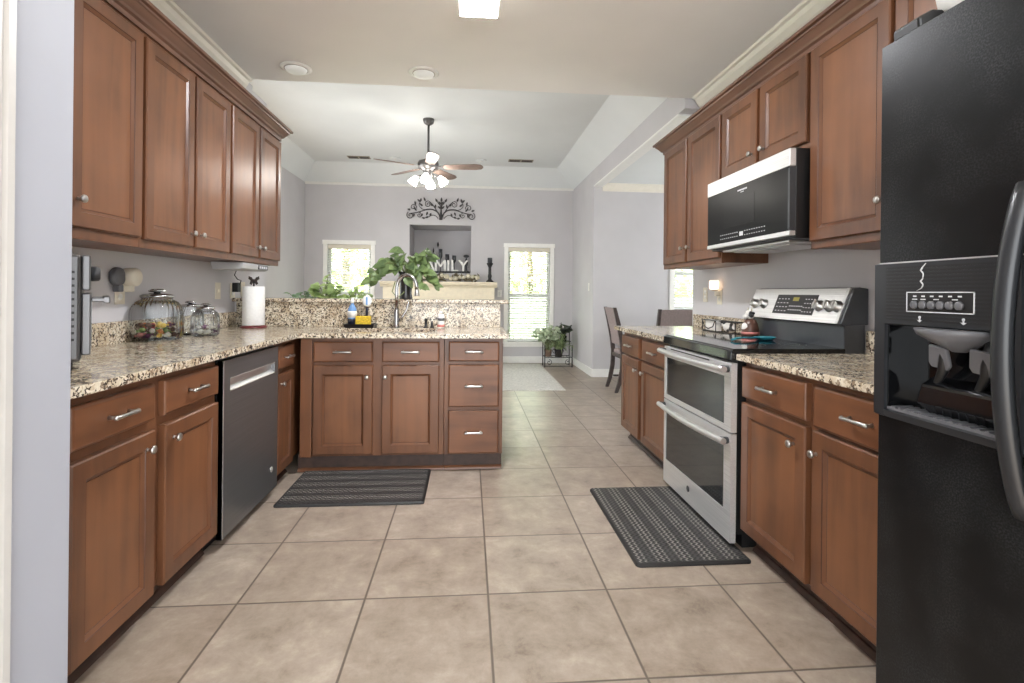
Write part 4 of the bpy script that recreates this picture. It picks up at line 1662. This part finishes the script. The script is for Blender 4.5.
# ================================================================== SINK AREA
t = thing('faucet', 'brushed steel gooseneck faucet behind the peninsula sink', 'faucet', (-.535, 3.885, CT))
B().lathe([(.030, 0), (.030, .008), (.024, .016), (.022, .03), (.020, .13), (.017, .14)], (0, 0, 0), 20).out('base', 'chrome', t)
pts = [(0, 0, .12), (0, 0, .25)]
for i in range(15):
    a = PI - PI * 1.03 * i / 14
    pts.append((.075 + .075 * math.cos(a), -.03 * (1 - math.cos(PI - a)) * .5, .30 + .095 * math.sin(a)))
b = B()
b.tube(pts, .0135, 12)
b.out('gooseneck', 'chrome', t)
p = Vector(pts[-1])
B().tube([p, p + Vector((.002, -.002, -.03)), p + Vector((.004, -.004, -.045)), p + Vector((.004, -.004, -.052))], [.0155, .018, .021, .019], 12).out('spray_head', 'nickel', t)
b = B()
b.tube([(.02, 0, .05), (.045, 0, .085), (.075, .004, .135), (.085, .006, .185), (.078, .006, .20)], [.010, .009, .008, .008, .006], 9)
b.out('lever', 'chrome', t)
t = thing('dish_tray', 'flat black tray holding the soap and yellow sponge', 'tray', (-.80, 3.90, CT))
b = B()
b.rings([[(-.098 - i, -.055 - i, z), (.098 + i, -.055 - i, z), (.098 + i, .055 + i, z), (-.098 - i, .055 + i, z)] for i, z in ((0, 0), (.006, .006), (.012, .028), (.008, .028), (.002, .012))], [0] * 5)
b.out('tray_body', 'black', t)
for x in (-.08, .08):
    B().lathe([(.008, 0), (.008, .002)], (x, 0, -.0004), 8).out('tray_foot', 'dkgray', t)
t = thing('soap_bottle', 'clear blue dish soap bottle standing in the black tray', 'bottle', (-.862, 3.90, CT + .013))
M['soap'] = plain('blue_soap', (112, 150, 196), 0.15, noise=0.04)
M['navy'] = plain('navy_label', (30, 34, 52), 0.4)
B().lathe([(.028, 0), (.031, .006), (.032, .05), (.033, .09), (.030, .125), (.018, .15), (.012, .16), (.012, .17)], (0, 0, 0), 24).out('bottle', 'soap', t)
B().lathe([(.0325, .012), (.0330, .05), (.0326, .052), (.0318, .012)], (0, 0, 0), 24).out('dark_label', 'navy', t)
B().lathe([(.0336, .062), (.034, .10), (.0325, .11), (.0320, .062)], (0, 0, 0), 24).out('pale_label', 'white', t)
B().lathe([(.014, .168), (.014, .19), (.010, .198), (.008, .21), (.001, .211)], (0, 0, 0), 16).out('cap', 'white', t)
t = thing('sponge', 'yellow sponge lying on the black tray by the faucet', 'sponge', (-.778, 3.885, CT + .0135))
M['spongey'] = plain('yellow_sponge', (206, 172, 52), 0.95, noise=0.12, nscale=120)
B().box(-.055, .055, -.02, .02, 0, .074).out('sponge_foam', 'spongey', t, bevel=.006)
B().box(-.055, .055, .02, .028, 0, .074).out('scrub_pad', 'leaf5', t, bevel=.003)
t = thing('dish_brush', 'white and navy dish brush upright behind the sponge', 'brush', (-.765, 3.945, CT + .013))
b = B()
b.tube([(0, 0, 0), (0, 0, .11), (.004, -.004, .135)], [.010, .010, .012], 10)
b.out('brush_handle', 'navy', t)
b = B()
b.rings([[(.004 + r * math.cos(2 * PI * k / 16) * 1.0, -.012 + d, .185 + r * 1.35 * math.sin(2 * PI * k / 16)) for k in range(16)] for r, d in ((.020, .018), (.032, .014), (.034, 0), (.028, -.006), (.008, -.007))], [0] * 5, smooth=True)
b.out('brush_head', 'white', t)
B().box(-.004, .010, -.0205, -.017, .155, .215).out('brush_stripe', 'soap', t)
t = thing('soap_pump', 'small dark soap pump set in the counter right of faucet', 'soap pump', (-.318, 3.90, CT))
B().lathe([(.020, 0), (.020, .006), (.011, .012), (.010, .05), (.013, .055), (.013, .066), (.001, .07)], (0, 0, 0), 16).out('pump_base', 'blackm', t)
B().tube([(0, 0, .062), (.0, -.02, .068), (.0, -.05, .06)], [.007, .006, .005], 8).out('pump_spout', 'blackm', t)
b = B()
b.lathe([(.016, 0), (.012, .008), (.010, .04), (.001, .044)], (.045, .0, 0), 14)
tag(b.out('air_gap_cap', 'blackm', loc=(-.318, 3.90, CT)), 'short dark cap beside the soap pump on the counter', 'cap')
t = thing('spray_can', 'white and red bottle right of the dark soap pump', 'bottle', (-.205, 3.90, CT))
M['redprint'] = plain('red_print', (204, 130, 122), 0.4, noise=0.05)
B().lathe([(.026, 0), (.027, .004), (.027, .085), (.022, .10), (.012, .106)], (0, 0, 0), 24).out('can', 'white', t)
B().lathe([(.0274, .008), (.0274, .026), (.0265, .026), (.0265, .008)], (0, 0, 0), 24).out('red_label', 'redprint', t)
B().lathe([(.0276, .056), (.0276, .075), (.0266, .075), (.0266, .056)], (0, 0, 0), 24).out('print_band', 'gray', t)
B().lathe([(.014, .104), (.014, .125), (.001, .127)], (0, 0, 0), 16).out('cap', 'white', t)


# ================================================================== PLANTS
def leaf3d(b, base, d, nrm, L, w, fold=.25, droop=.3, mat=0):
    """heart-shaped leaf as a small folded mesh"""
    d = d.normalized()
    s = d.cross(nrm)
    s = s.normalized() if s.length > 1e-5 else d.orthogonal().normalized()
    n = s.cross(d).normalized()
    prof = [(0, .05), (.06, .62), (.22, .98), (.45, 1.0), (.70, .66), (.90, .25), (1.0, .02)]
    rows = []
    for u, q in prof:
        c = base + d * (u * L) - n * (droop * L * u * u)
        rows.append((c + s * (q * w) + n * (fold * q * w), c, c - s * (q * w) + n * (fold * q * w)))
    vs = [[b.bm.verts.new(p) for p in r] for r in rows]
    for i in range(len(vs) - 1):
        for j in range(2):
            f = b.bm.faces.new((vs[i][j], vs[i][j + 1], vs[i + 1][j + 1], vs[i + 1][j]))
            f.smooth = True
            f.material_index = mat


def rvec(zlo=-.2, zhi=1):
    a = random.uniform(0, 2 * PI)
    return Vector((math.cos(a), math.sin(a), random.uniform(zlo, zhi))).normalized()


# pothos in a dark vase on the bar ledge
t = thing('potted_pothos', 'large leafy pothos in a dark vase on the bar ledge', 'plant', (-.50, 4.15, 1.126))
B().lathe([(.050, 0), (.053, .006), (.046, .05), (.050, .13), (.062, .20), (.066, .215), (.058, .215), (.052, .19), (.001, .185)], (0, 0, 0), 28).out('vase', 'pot', t)
b, st = B(), B()
random.seed(21)
stems = [(-.30, -.05, .05), (-.36, 0, .12), (-.24, -.06, .20), (-.18, .02, .26), (-.08, -.05, .30), (-.02, .05, .24), (.08, -.05, .30), (.16, -.04, .33), (.20, .04, .24), (.24, -.06, .12), (.30, -.05, .04), (.34, .0, -.04),
         (-.12, -.08, .16), (.04, -.09, .20), (.12, -.09, .10), (.26, .06, .30), (-.26, .06, .27), (-.05, .02, .38), (.24, .0, .38), (-.40, -.02, .02), (.18, -.09, -.05), (.02, -.08, .06)]
for x, y, z in stems:
    p0 = Vector((0, 0, .19))
    p3 = Vector((x * .66, y, .14 + z * .66))
    mid = (p0 + p3) / 2 + Vector((0, 0, .09))
    pts = [(1 - u) ** 2 * p0 + 2 * u * (1 - u) * mid + u * u * p3 for u in [i / 8 for i in range(9)]]
    st.tube(pts, .0035, 5)
    for k in (5, 7, 8, 8):
        q = pts[k]
        d = (Vector((x, y - .06, 0)).normalized() * .8 + rvec(-.9, .15) * .7)
        nr = Vector((random.uniform(-.4, .4), -.75, random.uniform(.2, .9)))
        L = random.uniform(.075, .115)
        leaf3d(b, q, d, nr, L, L * .36, .2, random.uniform(.1, .5))
st.tube([(-.08, -.03, .14), (-.10, -.05, .06), (-.06, -.06, .01), (.0, -.06, .06)], .004, 6)
b.out('foliage', 'leaf', t)
st.out('stems', 'stemm', t)


def bushy(name, label, loc, pot, h, spread, n, L, wf, leafm, potm='terra', blade=False, seed=1):
    random.seed(seed)
    t = thing(name, label, 'plant', loc)
    r, ph = pot
    B().lathe([(r * .72, 0), (r * .75, .004), (r * .95, ph * .85), (r, ph * .86), (r, ph), (r * .9, ph), (r * .88, ph * .88), (.001, ph * .86)], (0, 0, 0), 22).out('pot', potm, t)
    b, st = B(), B()
    for i in range(n):
        a = random.uniform(0, 2 * PI)
        q = math.sqrt(random.uniform(.25 if blade else 0, 1))
        tip = Vector((spread * q * math.cos(a), spread * q * math.sin(a), ph + h * random.uniform(.35, 1) * (1 - .35 * q)))
        p0 = Vector((tip.x * .15, tip.y * .15, ph * .88))
        mid = (p0 + tip) / 2 + Vector((0, 0, h * .22))
        if blade:
            pts = [(1 - u) ** 2 * p0 + 2 * u * (1 - u) * mid + u * u * (tip - Vector((0, 0, h * .35 * q))) for u in [k / 6 for k in range(7)]]
            sd = Vector((-math.sin(a), math.cos(a), 0))
            prev = None
            for k, p in enumerate(pts):
                wv = wf * (1 - (k / 6) ** 2) + .001
                cur = (b.bm.verts.new(p + sd * wv), b.bm.verts.new(p - sd * wv))
                if prev:
                    f = b.bm.faces.new((prev[0], prev[1], cur[1], cur[0]))
                    f.smooth = True
                prev = cur
            continue
        pts = [(1 - u) ** 2 * p0 + 2 * u * (1 - u) * mid + u * u * tip for u in [k / 5 for k in range(6)]]
        st.tube(pts, .003, 4)
        for k in (3, 4, 5, 5):
            d = Vector((math.cos(a), math.sin(a), 0)) * .6 + rvec(-.5, .6)
            leaf3d(b, pts[k], d, Vector((random.uniform(-.4, .4), -.6, .7)), L * random.uniform(.7, 1.1), L * wf * random.uniform(.8, 1.1), .15, random.uniform(0, .4))
    b.out('foliage', leafm, t)
    if not blade:
        st.out('stems', 'stemm', t)
    else:
        st.bm.free()
    B().lathe([(r * .86, ph * .865), (.001, ph * .872)], (0, 0, 0), 16).out('soil', 'soil', t)
    return t


# plants behind the bar stand on a small round table
t = thing('plant_table', 'small dark round table behind the bar carrying two plants', 'table', (-1.29, 4.95, 0))
B().lathe([(.38, .86), (.39, .865), (.39, .885), (.38, .89), (.001, .89)], (0, 0, 0), 36).out('table_top', 'chairwood', t)
B().lathe([(.03, .03), (.025, .10), (.03, .5), (.045, .80), (.06, .862)], (0, 0, 0), 16).out('pedestal', 'chairwood', t)
for i in range(3):
    a = 2 * PI * i / 3 + .4
    B().tube([(.02 * math.cos(a), .02 * math.sin(a), .16), (.14 * math.cos(a), .14 * math.sin(a), .10), (.26 * math.cos(a), .26 * math.sin(a), .012)], [.02, .018, .013], 8).out('leg', 'chairwood', t)
bushy('potted_plant', 'bright yellow green potted plant in front of the left window', (-1.31, 4.86, .8905), (.08, .13), .33, .13, 30, .07, .38, 'leaf2', seed=5)
bushy('potted_fern', 'grey green trailing fern left of the bright green plant', (-1.54, 4.92, .8905), (.06, .10), .24, .14, 30, .06, .24, 'leaf3', seed=8)
bushy('potted_plant', 'low pale green plant between the bright plant and pothos', (-1.04, 4.92, .8905), (.06, .11), .22, .12, 22, .06, .38, 'leaf2', seed=11)

# plant stand in the far corner
t = thing('plant_stand', 'black scrolled metal plant stand in the far living room corner', 'plant stand', (1.44, 8.20, 0))
SX, SY = .22, .12
for x in (-SX, SX):
    for y in (-SY, SY):
        top = .60 if y > 0 else .34
        b = B()
        b.tube([(x, y, .0), (x, y, top)], .008, 8)
        b.ball((x, y, top), .014, seg=8)
        b.out('leg', 'blackm', t)
for z, yy0, yy1 in ((.16, -SY, SY), (.40, 0, SY)):
    b = B()
    for y in (yy0, yy1):
        b.tube([(-SX, y, z), (SX, y, z)], .006, 6)
    for i in range(8):
        x = -SX + i * 2 * SX / 7
        b.tube([(x, yy0, z), (x, yy1, z)], .004, 6)
    b.out('shelf', 'blackm', t)
b = B()
for s in (-1, 1):
    for c, r, a0 in (((s * .15, .08), .045, 90), ((s * .06, .27), .05, 0)):
        pts = [(c[0] + r * (1 - .7 * u) * math.cos(math.radians(a0) + s * 7.5 * u), -SY - .006, c[1] + r * (1 - .7 * u) * math.sin(math.radians(a0) + s * 7.5 * u)) for u in [i / 24 for i in range(25)]]
        b.tube(pts, .005, 6)
b.tube([(-SX, -SY - .003, .02), (SX, -SY - .003, .02)], .005, 6)
b.tube([(-SX, SY, .58), (SX, SY, .58)], .006, 6)
b.out('scrollwork', 'blackm', t)
bushy('spider_plant', 'spider plant with arching pale blades on the black stand', (1.45, 8.12, .168), (.075, .12), .40, .30, 110, .2, .012, 'leafs', 'pot', True, 3)
bushy('potted_plant', 'cream variegated plant at the window side of the stand', (1.28, 8.14, .168), (.065, .11), .46, .20, 48, .085, .42, 'leaf4', 'terra', seed=14)
bushy('potted_plant', 'dark leaved plant on the top tier of the stand', (1.56, 8.27, .408), (.05, .08), .22, .13, 26, .07, .4, 'leaf5', 'pot', seed=17)


# ================================================================== DINING
def chair(label, x, y, rz):
    """faces local +x; built around the seat centre at the floor"""
    t = thing('dining_chair', label, 'chair', (x, y, 0), rz, 'dark dining chairs')
    hw = .225
    for s in (-1, 1):
        b = B()
        yy = s * (hw - .02)
        pts = [(-.245, yy, .0), (-.205, yy, .12), (-.175, yy, .28), (-.168, yy, .46), (-.185, yy, .62), (-.225, yy, .82), (-.275, yy, 1.02)]
        rs = []
        for i, p in enumerate(pts):
            hx = .020 if i in (0, 6) else .026
            rs.append([(p[0] - hx, p[1] - .016, p[2]), (p[0] + hx, p[1] - .016, p[2]), (p[0] + hx, p[1] + .016, p[2]), (p[0] - hx, p[1] + .016, p[2])])
        b.rings(rs, [0] * len(rs))
        b.out('leg', 'chairwood', t, bevel=.004)
        b = B()
        b.rings([[(.20 - q, yy - q, z), (.20 + q, yy - q, z), (.20 + q, yy + q, z), (.20 - q, yy + q, z)] for q, z in ((.015, 0), (.021, .42))], [0, 0])
        b.out('leg', 'chairwood', t, bevel=.003)
        B().box(-.165, .185, yy - .010, yy + .010, .13, .155).out('stretcher', 'chairwood', t)
    B().box(-.185, .225, -hw, hw, .40, .445).out('seat_frame', 'chairwood', t, bevel=.004)
    b = B()
    b.rings([[(-.165 + i, -hw + .005 + i, z), (.225 - i, -hw + .005 + i, z), (.225 - i, hw - .005 - i, z), (-.165 + i, hw - .005 - i, z)] for i, z in ((0, .445), (0, .475), (.02, .495), (.06, .503))], [0] * 4)
    b.out('seat', 'chairfab', t, bevel=.006)
    b = B()
    rs = []
    for z, xc in ((.56, -.178), (.70, -.197), (.85, -.234), (1.015, -.275)):
        rs.append([(xc - .014, -hw + .03, z), (xc + .018, -hw + .03, z), (xc + .018, hw - .03, z), (xc - .014, hw - .03, z)])
    b.rings(rs, [0] * 4)
    b.out('backrest', 'chairfab', t, bevel=.006)
    return t


chair('dark dining chair standing side on beside the far counter end', 2.015, 6.20, 0)
chair('dark dining chair with its back turned, behind the granite counter', 2.30, 5.74, PI / 2)
t = thing('dining_table', 'dark dining table between the two dining chairs', 'table', (2.85, 6.56, 0))
B().box(-.45, .60, -.45, .45, .70, .735).out('table_top', 'chairwood', t, bevel=.006)
B().box(-.40, .55, -.40, .40, .62, .70).out('apron', 'chairwood', t)
for x in (-.37, .52):
    for y in (-.37, .37):
        B().box(x - .03, x + .03, y - .03, y + .03, 0, .62).out('leg', 'chairwood', t, bevel=.004)

# ================================================================== RIGHT COUNTER DECOR
t = thing('wire_basket', 'black wire rack against the right wall splash', 'rack', (1.80, 3.50, CT), RR)
b = B()
w = .24
for z in (.004, .085):
    b.tube([(-w, -.035, z), (w, -.035, z), (w, .035, z), (-w, .035, z), (-w, -.035, z)], .004, 6)
for x in (-w, -.03, w):
    for y in (-.035, .035):
        b.tube([(x, y, .0042), (x, y, .085)], .0035, 6)
b.tube([(-w + .0, -.037, .09), (-w + .04, -.037, .035), (-w + .10, -.037, .022), (-w + .17, -.037, .04), (-w + .20, -.037, .082)], .004, 6)
b.out('rack_frame', 'blackm', t)
M['cow'] = None


def cowmat():
    t = NT('cow_spots')
    nz = t.n('ShaderNodeTexNoise')
    nz.inputs['Scale'].default_value = 17
    nz.inputs['Detail'].default_value = 0.5
    t.l(t.coords(), nz.inputs['Vector'])
    t.l(t.ramp(nz.outputs[0], [(0.56, (228, 224, 218)), (0.58, (38, 36, 36))]), t.b.inputs['Base Color'])
    t.b.inputs['Roughness'].default_value = .3
    return t.m


M['cow'] = cowmat()
t = thing('napkin_stack', 'white folded napkins at the far end of the wire rack', 'napkins', (1.80, 3.635, CT + .008), RR)
B().box(-.085, .085, -.02, .02, 0, .078).out('napkins', 'white', t, bevel=.004)
t = thing('cow_figurine', 'white and black spotted lying cow figurine in the wire rack', 'figurine', (1.80, 3.40, CT + .009), RR)
B().ball((0, 0, .036), .036, 2.2, .72, 1.0, 18).out('cow_body', 'cow', t)
b = B()
b.ball((-.072, -.004, .058), .020, 1.2, .9, 1, 12)
b.ball((-.092, -.006, .052), .011, 1.1, 1, .9, 10)
b.out('cow_head', 'cow', t)
b = B()
b.ball((-.064, -.022, .068), .008, .7, 1.6, .6, 8)
b.ball((-.064, .014, .068), .008, .7, 1.6, .6, 8)
b.out('ear', 'black', t)
t = thing('cow_figurine', 'standing cow figurine in a brown coat on the back cooktop corner', 'figurine', (1.712, 2.985, .937), RR)
M['browng'] = plain('brown_glaze', (96, 66, 54), 0.35, noise=0.12)
B().lathe([(.048, 0), (.052, .01), (.050, .04), (.042, .075), (.030, .098), (.018, .106)], (0, 0, 0), 22).out('cow_body', 'browng', t)
B().ball((0, -.026, .052), .036, .9, .7, 1.0, 14).out('apron', 'white', t)
B().lathe([(.0535, .012), (.0525, .026), (.048, .026), (.048, .012)], (0, 0, 0), 20).out('apron_hem', 'redprint', t)
b = B()
b.ball((0, -.006, .128), .030, 1, .9, 1.05, 14)
b.ball((0, -.032, .118), .018, 1.1, .8, .8, 12)
b.out('cow_head', 'cow', t)
for s in (-1, 1):
    b = B()
    b.ball((s * .036, -.004, .140), .013, 1.3, .6, .7, 10)
    b.out('ear', 'black', t)
    b = B()
    b.tube([(s * .016, -.004, .152), (s * .022, -.004, .166), (s * .018, -.004, .174)], [.005, .004, .002], 7)
    b.out('horn', 'cream', t)
t = thing('spoon_rest', 'teal spoon rest lying on the black cooktop', 'spoon rest', (1.56, 2.70, .9375), math.radians(20))
M['teal'] = plain('teal_silicone', (44, 128, 142), 0.35, noise=0.05)
b = B()
n = 24
R = [(.0, .0), (.035, .0), (.048, .010), (.052, .016), (.048, .016), (.036, .006), (.001, .004)]
b.lathe([(max(r, .001), z) for r, z in R], (.08, 0, 0), 28)
b.xf(Matrix.Diagonal((1.25, 1.0, 1.0, 1)))
b.out('bowl', 'teal', t)
b = B()
b.tube([(.06, 0, .010), (0, 0, .014), (-.06, .004, .016), (-.12, .006, .012), (-.145, .008, .006)], [.012, .010, .009, .012, .010], 8, flat=.5)
b.out('handle', 'teal', t)
